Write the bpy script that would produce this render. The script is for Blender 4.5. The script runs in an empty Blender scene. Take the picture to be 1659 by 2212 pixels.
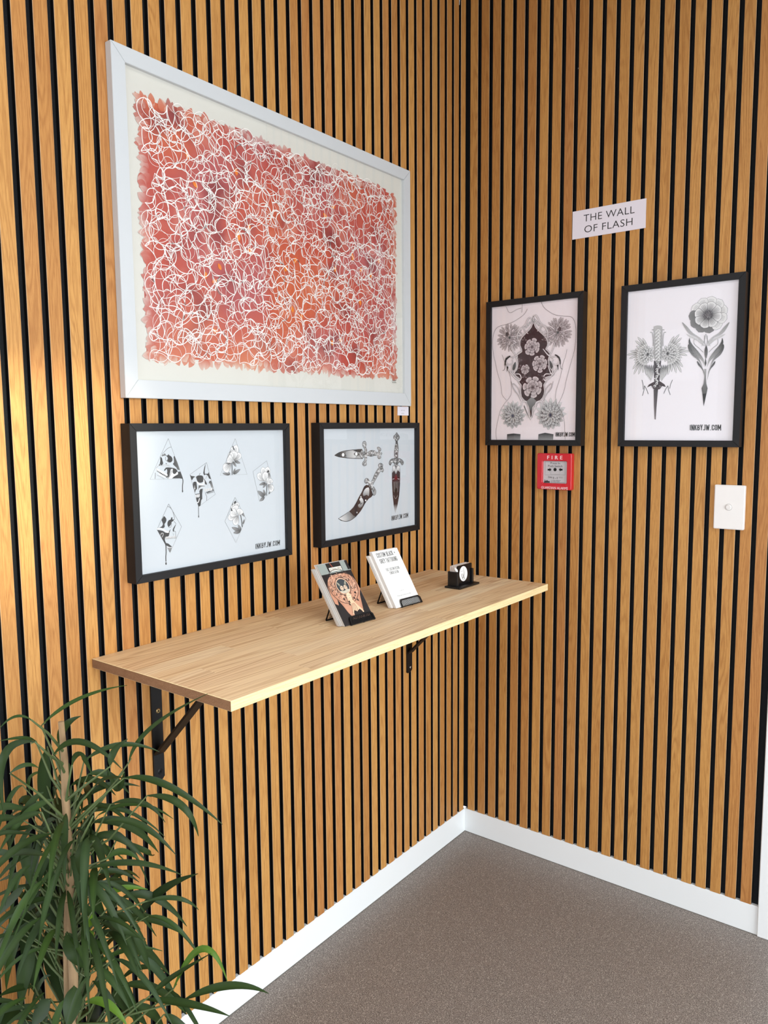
import bpy, bmesh, math, random
from math import sin, cos, pi, radians
from mathutils import Vector, Matrix, noise

random.seed(11)
scn = bpy.context.scene
COL = scn.collection

# ------------------------------------------------------------------ camera
CAM = Vector((1.3498, -2.2077, 1.3979))
YAW, PITCH, ROLL, FPX = 2.2250865, -0.1078825, -0.0079974, 1678.89
IW, IH = 1659, 2212
_f = Vector((cos(PITCH)*cos(YAW), cos(PITCH)*sin(YAW), sin(PITCH)))
_r = Vector((sin(YAW), -cos(YAW), 0))
_u = _r.cross(_f)
_R = _r*cos(ROLL) + _u*sin(ROLL)
_U = -_r*sin(ROLL) + _u*cos(ROLL)
cd = bpy.data.cameras.new('camera')
cd.sensor_fit = 'VERTICAL'
cd.sensor_height = 24.0
cd.lens = FPX/IH*24.0
cd.clip_start = 0.05
cam = bpy.data.objects.new('camera', cd)
COL.objects.link(cam)
cam.matrix_world = Matrix(((_R.x, _U.x, -_f.x, CAM.x), (_R.y, _U.y, -_f.y, CAM.y),
                           (_R.z, _U.z, -_f.z, CAM.z), (0, 0, 0, 1)))
scn.camera = cam

# ------------------------------------------------------------------ view, world, lights
scn.view_settings.view_transform = 'Standard'
scn.view_settings.look = 'None'
scn.view_settings.gamma = 1
scn.view_settings.use_curve_mapping = False
scn.view_settings.exposure = 0.0
w = bpy.data.worlds.new('daylight')
scn.world = w
w.use_nodes = True
w.node_tree.nodes['Background'].inputs[0].default_value = (0.90, 0.93, 1.0, 1)
w.node_tree.nodes['Background'].inputs[1].default_value = 1.9

def area(name, loc, target, sx, sy, power, col):
    l = bpy.data.lights.new(name, 'AREA'); l.shape = 'RECTANGLE'
    l.size = sx; l.size_y = sy; l.energy = power; l.color = col
    o = bpy.data.objects.new(name, l); COL.objects.link(o)
    o.location = loc
    o.rotation_euler = (Vector(target)-Vector(loc)).to_track_quat('-Z', 'Y').to_euler()
    return o
# sky light falling in through the two shopfront openings (they are cut in wall_front and wall_back)
area('sky_daylight', (6.0, -1.5, 2.2), (0.0, -1.0, 0.7), 4.6, 3.6, 470, (0.86, 0.95, 1.0))
area('rear_daylight', (1.9, -7.0, 3.6), (0.8, -0.3, 0.6), 4.0, 3.6, 240, (0.84, 0.93, 1.0))
# added overhead fill without a fixture, brightens the floor and shelf top
area('overhead_fill', (1.5, -2.1, 2.96), (1.5, -2.1, 0), 1.2, 1.2, 24, (1.0, 0.98, 0.95))
# warm sun glancing in under the lintel
sl = bpy.data.lights.new('sun_glint', 'SPOT'); sl.energy = 1450; sl.color = (1.0, 0.93, 0.70)
sl.spot_size = radians(8.0); sl.spot_blend = 1.0; sl.shadow_soft_size = .03
so = bpy.data.objects.new('sun_glint', sl); COL.objects.link(so)
so.location = (5.0, -.95, 2.435)
so.rotation_euler = (Vector((0, -1.55, 1.38))-so.location).to_track_quat('-Z', 'Y').to_euler()

# ------------------------------------------------------------------ helpers
def lin(c):
    if isinstance(c, (int, float)): c = (c, c, c)
    out = []
    for v in c[:3]:
        v = max(0.0, min(1.0, v/255.0))
        out.append(v/12.92 if v <= .04045 else ((v+.055)/1.055)**2.4)
    return (out[0], out[1], out[2], 1.0)

def newmat(name):
    m = bpy.data.materials.new(name); m.use_nodes = True
    nt = m.node_tree
    return m, nt, nt.nodes['Principled BSDF']

def plain(name, c, rough=.5, metal=0.0, spec=.5, coat=0.0, bump=0.0, bscale=300):
    m, nt, b = newmat(name)
    b.inputs['Base Color'].default_value = lin(c)
    b.inputs['Roughness'].default_value = rough
    b.inputs['Metallic'].default_value = metal
    b.inputs['Specular IOR Level'].default_value = spec
    b.inputs['Coat Weight'].default_value = coat
    tc = nt.nodes.new('ShaderNodeTexCoord')
    n = nt.nodes.new('ShaderNodeTexNoise'); n.inputs['Scale'].default_value = bscale
    nt.links.new(tc.outputs['Object'], n.inputs['Vector'])
    if bump:
        bp = nt.nodes.new('ShaderNodeBump'); bp.inputs['Strength'].default_value = bump
        bp.inputs['Distance'].default_value = .001
        nt.links.new(n.outputs['Fac'], bp.inputs['Height'])
        nt.links.new(bp.outputs['Normal'], b.inputs['Normal'])
    else:
        mr = nt.nodes.new('ShaderNodeMapRange')
        mr.inputs['To Min'].default_value = max(0, rough-.04); mr.inputs['To Max'].default_value = min(1, rough+.04)
        nt.links.new(n.outputs['Fac'], mr.inputs['Value'])
        nt.links.new(mr.outputs['Result'], b.inputs['Roughness'])
    return m

class N:
    """tiny node-graph helper"""
    def __init__(s, nt): s.nt = nt
    def new(s, t, **kw):
        n = s.nt.nodes.new(t)
        for k, v in kw.items(): setattr(n, k, v)
        return n
    def link(s, a, b): s.nt.links.new(a, b)
    def math(s, op, a, b=None, c=None):
        n = s.new('ShaderNodeMath', operation=op)
        for i, v in enumerate((a, b, c)):
            if v is None: continue
            if isinstance(v, (int, float)): n.inputs[i].default_value = v
            else: s.link(v, n.inputs[i])
        return n.outputs[0]
    def xyz(s, a, b, c):
        n = s.new('ShaderNodeCombineXYZ')
        for i, v in enumerate((a, b, c)):
            if isinstance(v, (int, float)): n.inputs[i].default_value = v
            else: s.link(v, n.inputs[i])
        return n.outputs[0]
    def noise(s, vec, scale=1.0, detail=2.0, dist=0.0, rough=.5):
        n = s.new('ShaderNodeTexNoise')
        n.inputs['Scale'].default_value = scale; n.inputs['Detail'].default_value = detail
        n.inputs['Distortion'].default_value = dist; n.inputs['Roughness'].default_value = rough
        s.link(vec, n.inputs['Vector'])
        return n.outputs['Fac']
    def ramp(s, fac, stops, mode='LINEAR'):
        n = s.new('ShaderNodeValToRGB'); n.color_ramp.interpolation = mode
        e = n.color_ramp.elements
        while len(e) < len(stops): e.new(0.5)
        for i, (p, c) in enumerate(stops):
            e[i].position = p; e[i].color = lin(c)
        s.link(fac, n.inputs['Fac'])
        return n.outputs['Color']
    def mix(s, fac, a, b, blend='MIX'):
        n = s.new('ShaderNodeMix', data_type='RGBA', blend_type=blend)
        for i, v in ((0, fac), (6, a), (7, b)):
            if isinstance(v, (int, float)): n.inputs[i].default_value = v
            elif isinstance(v, tuple): n.inputs[i].default_value = v
            else: s.link(v, n.inputs[i])
        return n.outputs[2]

def oak(name, axis):
    m, nt, b = newmat(name); g = N(nt)
    geo = g.new('ShaderNodeNewGeometry')
    sep = g.new('ShaderNodeSeparateXYZ'); g.link(geo.outputs['Position'], sep.inputs[0])
    u = sep.outputs['Y' if axis == 'Y' else 'X']; z = sep.outputs['Z']
    rnd = geo.outputs['Random Per Island']
    r37 = g.math('MULTIPLY', rnd, 137.0)
    zz = g.math('ADD', z, r37)
    # straight pores
    pores = g.noise(g.xyz(g.math('MULTIPLY', u, 950.0), g.math('MULTIPLY', zz, 30.0), r37), 1.0, 3, 0, .6)
    # growth rings cut at a slant: cathedral figure
    field = g.noise(g.xyz(g.math('MULTIPLY', u, 26.0), g.math('MULTIPLY', zz, 1.6), r37), 1.0, 1.5, .35, .5)
    fine = g.math('MULTIPLY', g.noise(g.xyz(g.math('MULTIPLY', u, 90.0), g.math('MULTIPLY', zz, 5.0), r37), 1.0, 2), 5.0)
    rings = g.math('SINE', g.math('ADD', g.math('MULTIPLY', field, 105.0), fine))
    rings = g.math('POWER', g.math('MULTIPLY_ADD', rings, .5, .5), 2.2)
    blotch = g.noise(g.xyz(g.math('MULTIPLY', u, 12.0), g.math('MULTIPLY', zz, 3.0), r37), 1.0, 2)
    base = g.ramp(rnd, [(0.0, OAK[0]), (.35, OAK[1]), (.6, OAK[2]), (.8, OAK[3]), (1.0, OAK[4])])
    dark = g.mix(1.0, base, lin(OAK_DARK), 'MULTIPLY')
    f1 = g.math('MULTIPLY', rings, g.math('MULTIPLY', blotch, .80))
    c = g.mix(f1, base, dark)
    pf = g.new('ShaderNodeMapRange'); pf.inputs['From Min'].default_value = .48; pf.inputs['From Max'].default_value = .75
    g.link(pores, pf.inputs['Value'])
    c = g.mix(g.math('MULTIPLY', pf.outputs['Result'], .85), c, dark)
    g.link(c, b.inputs['Base Color'])
    b.inputs['Roughness'].default_value = .52
    b.inputs['Specular IOR Level'].default_value = .35
    bp = g.new('ShaderNodeBump'); bp.inputs['Strength'].default_value = .12; bp.inputs['Distance'].default_value = .0006
    g.link(pores, bp.inputs['Height']); g.link(bp.outputs['Normal'], b.inputs['Normal'])
    return m
OAK = [(197, 142, 77), (207, 154, 86), (187, 131, 70), (199, 142, 80), (190, 132, 74)]
OAK_DARK = (196, 172, 150)

def obj(name, bm, m, parent=None, smooth=False, mats=None):
    me = bpy.data.meshes.new(name)
    if isinstance(bm, bmesh.types.BMesh):
        loc = WORLD.get(parent.name, Vector()) if parent else Vector()
        bmesh.ops.translate(bm, verts=bm.verts, vec=-loc)
        bmesh.ops.recalc_face_normals(bm, faces=bm.faces)
        bm.to_mesh(me); bm.free()
    o = bpy.data.objects.new(name, me); COL.objects.link(o)
    for mm in (mats or [m]): me.materials.append(mm)
    if smooth:
        me.polygons.foreach_set('use_smooth', [True]*len(me.polygons))
    if parent:
        o.parent = parent; WORLD[o.name] = WORLD.get(parent.name, Vector())
    else: WORLD[o.name] = Vector()
    return o
WORLD = {}

def thing(name, label, cat, loc, group=None):
    o = bpy.data.objects.new(name, None); COL.objects.link(o)
    o.empty_display_size = .05
    o.location = loc; WORLD[o.name] = Vector(loc)
    o['label'] = label; o['category'] = cat
    if group: o['group'] = group
    return o
def tag(o, label, cat, group=None):
    o['label'] = label; o['category'] = cat
    if group: o['group'] = group
    return o
def struct(name, bm, m, parent=None, **k):
    o = obj(name, bm, m, parent, **k)
    if parent is None: o['kind'] = 'structure'
    return o

def box(bm, x0, x1, y0, y1, z0, z1, mi=0, bev=0.0, segs=1):
    r = bmesh.ops.create_cube(bm, size=1)
    vs = r['verts']
    for v in vs:
        v.co = Vector((x0 if v.co.x < 0 else x1, y0 if v.co.y < 0 else y1, z0 if v.co.z < 0 else z1))
    fs = set(f for v in vs for f in v.link_faces)
    for f in fs: f.material_index = mi
    if bev:
        es = set(e for v in vs for e in v.link_edges)
        bmesh.ops.bevel(bm, geom=list(es), offset=bev, segments=segs, affect='EDGES', profile=.5)
    return vs

def prism(bm, pts, d, mi=0):
    """closed polygon of 3D points extruded by vector d"""
    a = [bm.verts.new(p) for p in pts]; b = [bm.verts.new(Vector(p)+Vector(d)) for p in pts]
    n = len(pts); fs = [bm.faces.new(a), bm.faces.new(b[::-1])]
    for i in range(n): fs.append(bm.faces.new((a[i], b[i], b[(i+1) % n], a[(i+1) % n])))
    for f in fs: f.material_index = mi
    return fs

def tube(bm, pts, radii, seg=8, mi=0, cap=True):
    pts = [Vector(p) for p in pts]; rings = []
    up = Vector((0, 0, 1))
    for i, p in enumerate(pts):
        t = (pts[min(i+1, len(pts)-1)]-pts[max(i-1, 0)]).normalized()
        a = t.cross(up)
        if a.length < .05: a = t.cross(Vector((1, 0, 0)))
        a.normalize(); b = t.cross(a)
        r = radii[i] if isinstance(radii, (list, tuple)) else radii
        rings.append([bm.verts.new(p+(a*cos(2*pi*k/seg)+b*sin(2*pi*k/seg))*r) for k in range(seg)])
    for i in range(len(rings)-1):
        for k in range(seg):
            f = bm.faces.new((rings[i][k], rings[i][(k+1) % seg], rings[i+1][(k+1) % seg], rings[i+1][k]))
            f.material_index = mi; f.smooth = True
    if cap:
        bm.faces.new(rings[0][::-1]).material_index = mi; bm.faces.new(rings[-1]).material_index = mi

def cyl(bm, c, n, r, h, seg=20, mi=0, r2=None):
    c = Vector(c); n = Vector(n).normalized()
    a = n.orthogonal().normalized(); b = n.cross(a)
    r2 = r if r2 is None else r2
    A = [bm.verts.new(c+(a*cos(2*pi*k/seg)+b*sin(2*pi*k/seg))*r) for k in range(seg)]
    B = [bm.verts.new(c+n*h+(a*cos(2*pi*k/seg)+b*sin(2*pi*k/seg))*r2) for k in range(seg)]
    fs = [bm.faces.new(A[::-1]), bm.faces.new(B)]
    for k in range(seg): fs.append(bm.faces.new((A[k], A[(k+1) % seg], B[(k+1) % seg], B[k])))
    for f in fs: f.material_index = mi

def on_plane(px, py, P, n):
    """where the line of sight through a photo point meets a plane: used only to read printed artwork off its flat sheet"""
    d = _f + _R*((px-IW/2)/FPX) - _U*((py-IH/2)/FPX)
    t = (Vector(P)-CAM).dot(n)/d.dot(n)
    return CAM+d*t

# ------------------------------------------------------------------ flat printed artwork (ink on a sheet)
def smooth_pts(p, k=4, closed=False):
    n = len(p)
    if n < 3: return list(p)
    out = []
    rng = range(n) if closed else range(n-1)
    for i in rng:
        p1, p2 = p[i], p[(i+1) % n]
        p0 = p[i-1] if (i > 0 or closed) else p1
        p3 = p[(i+2) % n] if (i+2 < n or closed) else p2
        for j in range(k):
            t = j/k; t2 = t*t; t3 = t2*t
            out.append(tuple(.5*((2*p1[a]) + (-p0[a]+p2[a])*t + (2*p0[a]-5*p1[a]+4*p2[a]-p3[a])*t2 + (-p0[a]+3*p1[a]-3*p2[a]+p3[a])*t3) for a in (0, 1)))
    if not closed: out.append(tuple(p[-1]))
    return out

_O = [(.5, 0), (.15, .04), (0, .17), (0, .83), (.15, .96), (.5, 1), (.85, .96), (1, .83), (1, .17), (.85, .04), (.5, 0)]
GLYPH = {
 'A': [[(0, -.06), (.5, 1.03), (1, -.06)], [(.16, .28), (.84, .28)]], 'B': [[(0, 0), (0, 1), (.6, 1), (.95, .88), (.95, .64), (.6, .53), (0, .53)], [(.6, .53), (1, .40), (1, .13), (.6, 0), (0, 0)]],
 'C': [[(1, .32), (1, .17), (.85, .04), (.5, 0), (.15, .04), (0, .17), (0, .83), (.15, .96), (.5, 1), (.85, .96), (1, .83), (1, .68)]],
 'D': [[(0, 0), (0, 1), (.55, 1), (1, .83), (1, .17), (.55, 0), (0, 0)]], 'E': [[(1, 0), (0, 0), (0, 1), (1, 1)], [(0, .52), (.8, .52)]], 'F': [[(0, -.06), (0, 1), (1, 1)], [(0, .52), (.8, .52)]],
 'G': [[(1, .68), (1, .83), (.85, .96), (.5, 1), (.15, .96), (0, .83), (0, .17), (.15, .04), (.5, 0), (.85, .04), (1, .17), (1, .5), (.55, .5)]], 'H': [[(0, -.06), (0, 1.06)], [(1, -.06), (1, 1.06)], [(0, .52), (1, .52)]],
 'I': [[(.5, -.06), (.5, 1.06)]], 'J': [[(1, 1.06), (1, .17), (.8, .02), (.4, 0), (0, .06)]], 'K': [[(0, -.06), (0, 1.06)], [(1, 1.06), (.08, .45)], [(.35, .62), (1, -.06)]], 'L': [[(0, 1.06), (0, 0), (1, 0)]],
 'M': [[(0, -.06), (0, 1.04), (.5, .25), (1, 1.04), (1, -.06)]], 'N': [[(0, -.06), (0, 1.04), (1, -.04), (1, 1.06)]], 'O': [_O], 'P': [[(0, -.06), (0, 1), (.6, 1), (1, .86), (1, .60), (.6, .46), (0, .46)]],
 'R': [[(0, -.06), (0, 1), (.6, 1), (1, .86), (1, .62), (.6, .5), (0, .5)], [(.55, .5), (1, -.06)]], 'S': [[(1, .72), (1, .86), (.7, 1), (.3, 1), (0, .86), (0, .68), (.2, .56), (.8, .42), (1, .3), (1, .14), (.7, 0), (.3, 0), (0, .14), (0, .28)]],
 'T': [[(.5, -.06), (.5, 1)], [(-.05, 1), (1.05, 1)]], 'U': [[(0, 1.06), (0, .17), (.15, .04), (.5, 0), (.85, .04), (1, .17), (1, 1.06)]], 'V': [[(0, 1.06), (.5, -.03), (1, 1.06)]], 'W': [[(0, 1.06), (.25, -.03), (.5, .9), (.75, -.03), (1, 1.06)]],
 'Y': [[(0, 1.06), (.5, .42), (1, 1.06)], [(.5, .45), (.5, -.06)]], '.': [[(.5, -.06), (.5, .08)]], '+': [[(0, .5), (1, .5)], [(.5, .3), (.5, .7)]]}
GLYPH_W = {'I': .17, '.': .17, 'M': .56, 'W': .66, ' ': .22, 'J': .36, 'L': .36, 'E': .36, 'F': .36, 'T': .40, '+': .40}

class Art:
    def __init__(s, P, n, ex, ey=(0, 0, 1), step=2e-6):
        s.P = Vector(P); s.n = Vector(n).normalized(); s.ex = Vector(ex).normalized(); s.ey = Vector(ey).normalized()
        s.step = step; s.k = 0; s.V = []; s.F = []; s.C = []
    def co(s, p): return s.P + s.ex*p[0] + s.ey*p[1] + s.n*(s.k*s.step)
    def T(s, x0, y0, sc):
        """reader for points noted on an enlargement of the photo"""
        def f(*pts):
            o = []
            for (x, y) in pts:
                h = on_plane(x0+x/sc, y0+y/sc, s.P, s.n)-s.P
                o.append((h.dot(s.ex), h.dot(s.ey)))
            return o
        return f
    def poly(s, pts, c, sm=0, cs=None):
        if sm: pts = smooth_pts(pts, sm, True)
        s.k += 1; b = len(s.V)
        s.V += [s.co(p) for p in pts]; s.F.append(list(range(b, b+len(pts))))
        s.C += [lin(q) for q in cs] if cs else [lin(c)]*len(pts)
    def grad(s, pts, c0, c1, d, sm=0):
        """polygon whose ink tone runs from c0 to c1 along direction d"""
        if sm: pts = smooth_pts(pts, sm, True)
        v = [p[0]*d[0]+p[1]*d[1] for p in pts]; a, b = min(v), max(v)
        c0 = (c0,)*3 if isinstance(c0, (int, float)) else c0; c1 = (c1,)*3 if isinstance(c1, (int, float)) else c1
        s.poly(pts, 0, 0, [tuple(c0[i]+(c1[i]-c0[i])*((x-a)/(b-a+1e-9)) for i in range(3)) for x in v])
    def line(s, pts, w, c, sm=4, taper=0.0, closed=False):
        if sm: pts = smooth_pts(pts, sm, closed)
        if closed: pts = list(pts)+[pts[0]]
        s.k += 1; b = len(s.V); n = len(pts); c = lin(c)
        for i, p in enumerate(pts):
            q0 = pts[max(i-1, 0)]; q1 = pts[min(i+1, n-1)]
            dx, dy = q1[0]-q0[0], q1[1]-q0[1]; l = math.hypot(dx, dy) or 1
            ww = w*.5
            if taper: ww *= (1-taper) + taper*sin(pi*i/(n-1))
            nx, ny = -dy/l*ww, dx/l*ww
            s.V += [s.co((p[0]+nx, p[1]+ny)), s.co((p[0]-nx, p[1]-ny))]
        for i in range(n-1):
            k = b+2*i
            s.F.append([k, k+1, k+3, k+2]); s.C += [c]*4
    def fan(s, c0, pts, t0, ts):
        s.k += 1; b = len(s.V)
        s.V.append(s.co(c0)); s.V += [s.co(p) for p in pts]
        for i in range(len(pts)-1):
            s.F.append([b, b+1+i, b+2+i]); s.C += [lin(t0), lin(ts[i]), lin(ts[i+1])]
    def petal(s, c, ang, L, Wd, ct=235, cb=90, out=60, lw=.0005, p=.65, bend=0.0, veins=0, mid=None):
        n = 7 if p < 1.2 else 10; left = []; right = []
        for i in range(1, n):
            t = i/n; wv = Wd*.5*sin(pi*(t**p))**(.8 if p < 1.2 else .55)
            bx = bend*L*t*t
            left.append((t*L, bx+wv)); right.append((t*L, bx-wv))
        tip = [(L, bend*L)]
        loc = left+tip+right[::-1]; ca, sa = cos(ang), sin(ang)
        W2 = lambda q: (c[0]+q[0]*ca-q[1]*sa, c[1]+q[0]*sa+q[1]*ca)
        pts = [W2(q) for q in loc]
        f = lambda x: tuple((cb if isinstance(cb, tuple) else (cb,)*3)[i]+((ct if isinstance(ct, tuple) else (ct,)*3)[i]-(cb if isinstance(cb, tuple) else (cb,)*3)[i])*min(1, x/L*1.25)**1.0 for i in range(3))
        ts = [f(q[0]) for q in loc]
        s.fan(c, pts, cb, ts)
        if lw: s.line([c]+pts+[c], lw, out, 0)
        for v in range(veins):
            o = (v+1)/(veins+1)*2-1
            s.line([W2((L*.12, o*Wd*.1)), W2((L*.5, o*Wd*.3+bend*L*.25)), W2((L*.82, o*Wd*.28+bend*L*.7))], (lw or .0004)*.8, out if isinstance(out, tuple) or out > 100 else 120, 2)
    def ring(s, c, r, n, L, Wd, a0=0, sq=1.0, jit=.08, **k):
        for i in range(n):
            a = a0+2*pi*i/n+random.uniform(-jit, jit)
            s.petal((c[0]+cos(a)*r, c[1]+sin(a)*r*sq), math.atan2(sin(a)*sq, cos(a)), L*random.uniform(.88, 1.1)*(1 if sq == 1 else (1-(1-sq)*abs(sin(a)))), Wd, **k)
    def disc(s, c, rx, ry, col, n=20, line=0, lc=40):
        pts = [(c[0]+cos(2*pi*i/n)*rx, c[1]+sin(2*pi*i/n)*ry) for i in range(n)]
        s.poly(pts, col)
        if line: s.line(pts, line, lc, 0, closed=True)
    def sign(s, body, bl, br, tl, c, wgt=.135, gap=.17):
        """tall condensed capitals drawn as strokes, fitted to the same three corners"""
        ws = [GLYPH_W.get(ch, .42) for ch in body]
        tot = sum(ws)+gap*(len(body)-1); x = 0
        hgt = math.hypot(tl[0]-bl[0], tl[1]-bl[1]); k0 = s.k
        for ch, w_ in zip(body, ws):
            for st in GLYPH.get(ch, []):
                pts = []
                for (gx, gy) in st:
                    a = (x+.5*wgt*.6+gx*(w_-wgt*.6))/tot; h = .5*wgt*.8+gy*(1-wgt*.8)
                    pts.append((bl[0]+(br[0]-bl[0])*a+(tl[0]-bl[0])*h, bl[1]+(br[1]-bl[1])*a+(tl[1]-bl[1])*h))
                s.k = k0
                if len(st) > 5: s.line(pts, hgt*wgt, c, 0); continue
                for (p, q) in zip(pts, pts[1:]):      # straight strokes, each squared off past its corner
                    l = math.hypot(q[0]-p[0], q[1]-p[1]) or 1; e = hgt*wgt*.38/l; dx, dy = (q[0]-p[0])*e, (q[1]-p[1])*e
                    if len(st) == 2: dx = dy = 0
                    s.k = k0; s.line([(p[0]-dx, p[1]-dy), (q[0]+dx, q[1]+dy)], hgt*wgt, c, 0)
            x += w_+gap
        s.k = k0+1
    def text(s, body, bl, br, tl, c, bold=0.0, track=1.0):
        """lettering fitted to baseline-left, baseline-right and top-left corners"""
        cu = bpy.data.curves.new('t', 'FONT'); cu.body = body; cu.offset = min(bold, 0); cu.space_character = track
        cu.resolution_u = 3
        o = bpy.data.objects.new('t', cu); COL.objects.link(o)
        dg = bpy.context.evaluated_depsgraph_get(); dg.update()
        me = bpy.data.meshes.new_from_object(o.evaluated_get(dg))
        xs = [v.co.x for v in me.vertices]; ys = [v.co.y for v in me.vertices]
        x0, x1, y0, y1 = min(xs), max(xs), 0.0, max(ys)
        if y1 > .8: y1 = .72
        hgt = math.hypot(tl[0]-bl[0], tl[1]-bl[1])
        for sh in ((-1, 0, 1) if bold > 0 else (0,)):
            s.k += 1; b = len(s.V); dx = sh*bold*hgt
            for v in me.vertices:
                a = (v.co.x-x0)/(x1-x0); h = (v.co.y-y0)/(y1-y0)
                s.V.append(s.co((bl[0]+(br[0]-bl[0])*a+(tl[0]-bl[0])*h+dx, bl[1]+(br[1]-bl[1])*a+(tl[1]-bl[1])*h)))
            for p in me.polygons:
                s.F.append([b+i for i in p.vertices]); s.C += [lin(c)]*len(p.vertices)
        bpy.data.objects.remove(o); bpy.data.meshes.remove(me); bpy.data.curves.remove(cu)
    def build(s, name, m, parent):
        loc = WORLD.get(parent.name, Vector())
        me = bpy.data.meshes.new(name)
        me.from_pydata([tuple(v-loc) for v in s.V], [], s.F); me.update()
        at = me.color_attributes.new('Ink', 'FLOAT_COLOR', 'CORNER')
        flat = []
        # polygon corner order follows s.F; C holds one colour per corner
        for c in s.C: flat += list(c)
        at.data.foreach_set('color', flat)
        me.materials.append(m)
        o = bpy.data.objects.new(name, me); COL.objects.link(o); o.parent = parent
        WORLD[o.name] = loc
        return o

def inkmat(name, rough=.6, spec=.3):
    m, nt, b = newmat(name); g = N(nt)
    a = g.new('ShaderNodeAttribute', attribute_name='Ink')
    tc = g.new('ShaderNodeTexCoord')
    n = g.noise(tc.outputs['Object'], 900, 2)
    f = g.new('ShaderNodeMapRange'); f.inputs['To Min'].default_value = .96; f.inputs['To Max'].default_value = 1.0
    g.link(n, f.inputs['Value'])
    c = g.mix(1.0, a.outputs['Color'], g.xyz(f.outputs[0], f.outputs[0], f.outputs[0]), 'MULTIPLY')
    g.link(c, b.inputs['Base Color'])
    b.inputs['Roughness'].default_value = rough; b.inputs['Specular IOR Level'].default_value = spec
    return m

def glassmat(name, refl=1.0):
    m = bpy.data.materials.new(name); m.use_nodes = True; nt = m.node_tree; g = N(nt)
    nt.nodes.remove(nt.nodes['Principled BSDF'])
    out = nt.nodes['Material Output']
    tr = g.new('ShaderNodeBsdfTransparent'); gl = g.new('ShaderNodeBsdfGlossy'); gl.inputs['Roughness'].default_value = .02
    fr = g.new('ShaderNodeFresnel'); fr.inputs['IOR'].default_value = 1.5
    mx = g.new('ShaderNodeMixShader')
    g.link(g.math('MULTIPLY', g.math('MINIMUM', fr.outputs[0], .09), refl), mx.inputs[0])
    g.link(tr.outputs[0], mx.inputs[1]); g.link(gl.outputs[0], mx.inputs[2]); g.link(mx.outputs[0], out.inputs[0])
    return m

M = {}
M['oakL'] = oak('oak_left', 'Y'); M['oakR'] = oak('oak_right', 'X')
M['veneer_edge'] = plain('veneer_edge', (196, 160, 122), .6)
M['felt'] = plain('black_felt', (32, 33, 35), .95, spec=.1, bump=.6, bscale=900)
M['slat_core'] = plain('slat_core', (14, 12, 12), .9, spec=.15)
M['white_paint'] = plain('white_paint', (238, 240, 240), .35, bump=.05, bscale=40)
M['white_wall'] = plain('white_wall', (232, 230, 226), .8, bump=.1)
M['ceiling'] = plain('grey_ceiling', (150, 148, 146), .8)
M['black_metal'] = plain('black_metal', (11, 11, 13), .5, spec=.35)
M['black_satin'] = plain('black_satin', (16, 15, 16), .42, spec=.5)
M['black_frame'] = plain('black_frame', (22, 22, 24), .5, spec=.35, bump=.15, bscale=700)
M['white_frame'] = plain('white_frame', (200, 203, 205), .35)
M['backing'] = plain('backing_board', (70, 60, 50), .9)
M['ink'] = inkmat('printed_paper', .55)
M['ink_gloss'] = inkmat('printed_card', .28, .5)
M['paint'] = inkmat('painted_paper', .7)
M['glass'] = glassmat('picture_glass', 1.0)
M['brass'] = plain('brass_screw', (196, 170, 120), .3, metal=1.0)
M['steel'] = plain('steel_screw', (170, 170, 172), .35, metal=1.0)

# ------------------------------------------------------------------ the room
SK_H = 0.083            # skirting height
CEIL = 3.0
def quad(bm, pts, mi=0):
    f = bm.faces.new([bm.verts.new(p) for p in pts]); f.material_index = mi; return f

# floor: speckled vinyl
m, nt, b = newmat('speckled_vinyl'); g = N(nt)
geo = g.new('ShaderNodeNewGeometry')
def vor(scale):
    v = g.new('ShaderNodeTexVoronoi'); v.inputs['Scale'].default_value = scale
    g.link(geo.outputs['Position'], v.inputs['Vector'])
    s_ = g.new('ShaderNodeSeparateColor'); g.link(v.outputs['Color'], s_.inputs[0])
    return s_.outputs[0], v.outputs['Distance']
n1 = g.noise(geo.outputs['Position'], 520, 3)
n2 = g.noise(geo.outputs['Position'], 7, 2)
base = g.ramp(n1, [(.36, (70, 62, 57)), (.5, (124, 116, 110)), (.64, (176, 168, 160))])
base = g.mix(g.math('MULTIPLY', n2, .25), base, lin((140, 120, 112)))
c1, d1 = vor(430); c2, d2 = vor(400)
white = g.math('MULTIPLY', g.math('GREATER_THAN', c1, .80), g.math('LESS_THAN', d1, .45))
darks = g.math('MULTIPLY', g.math('LESS_THAN', c2, .22), g.math('LESS_THAN', d2, .42))
c = g.mix(g.math('MULTIPLY', white, .6), base, lin((216, 206, 194)))
c = g.mix(g.math('MULTIPLY', darks, .65), c, lin((38, 33, 31)))
g.link(c, b.inputs['Base Color'])
b.inputs['Roughness'].default_value = .42; b.inputs['Specular IOR Level'].default_value = .45
M['vinyl'] = m
bm = bmesh.new(); box(bm, -.02, 3.2, -4.5, .02, -.03, 0); struct('floor', bm, M['vinyl'])
bm = bmesh.new(); box(bm, -.1, 3.2, -4.5, .1, CEIL, CEIL+.05); struct('ceiling', bm, M['ceiling'])

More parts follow.
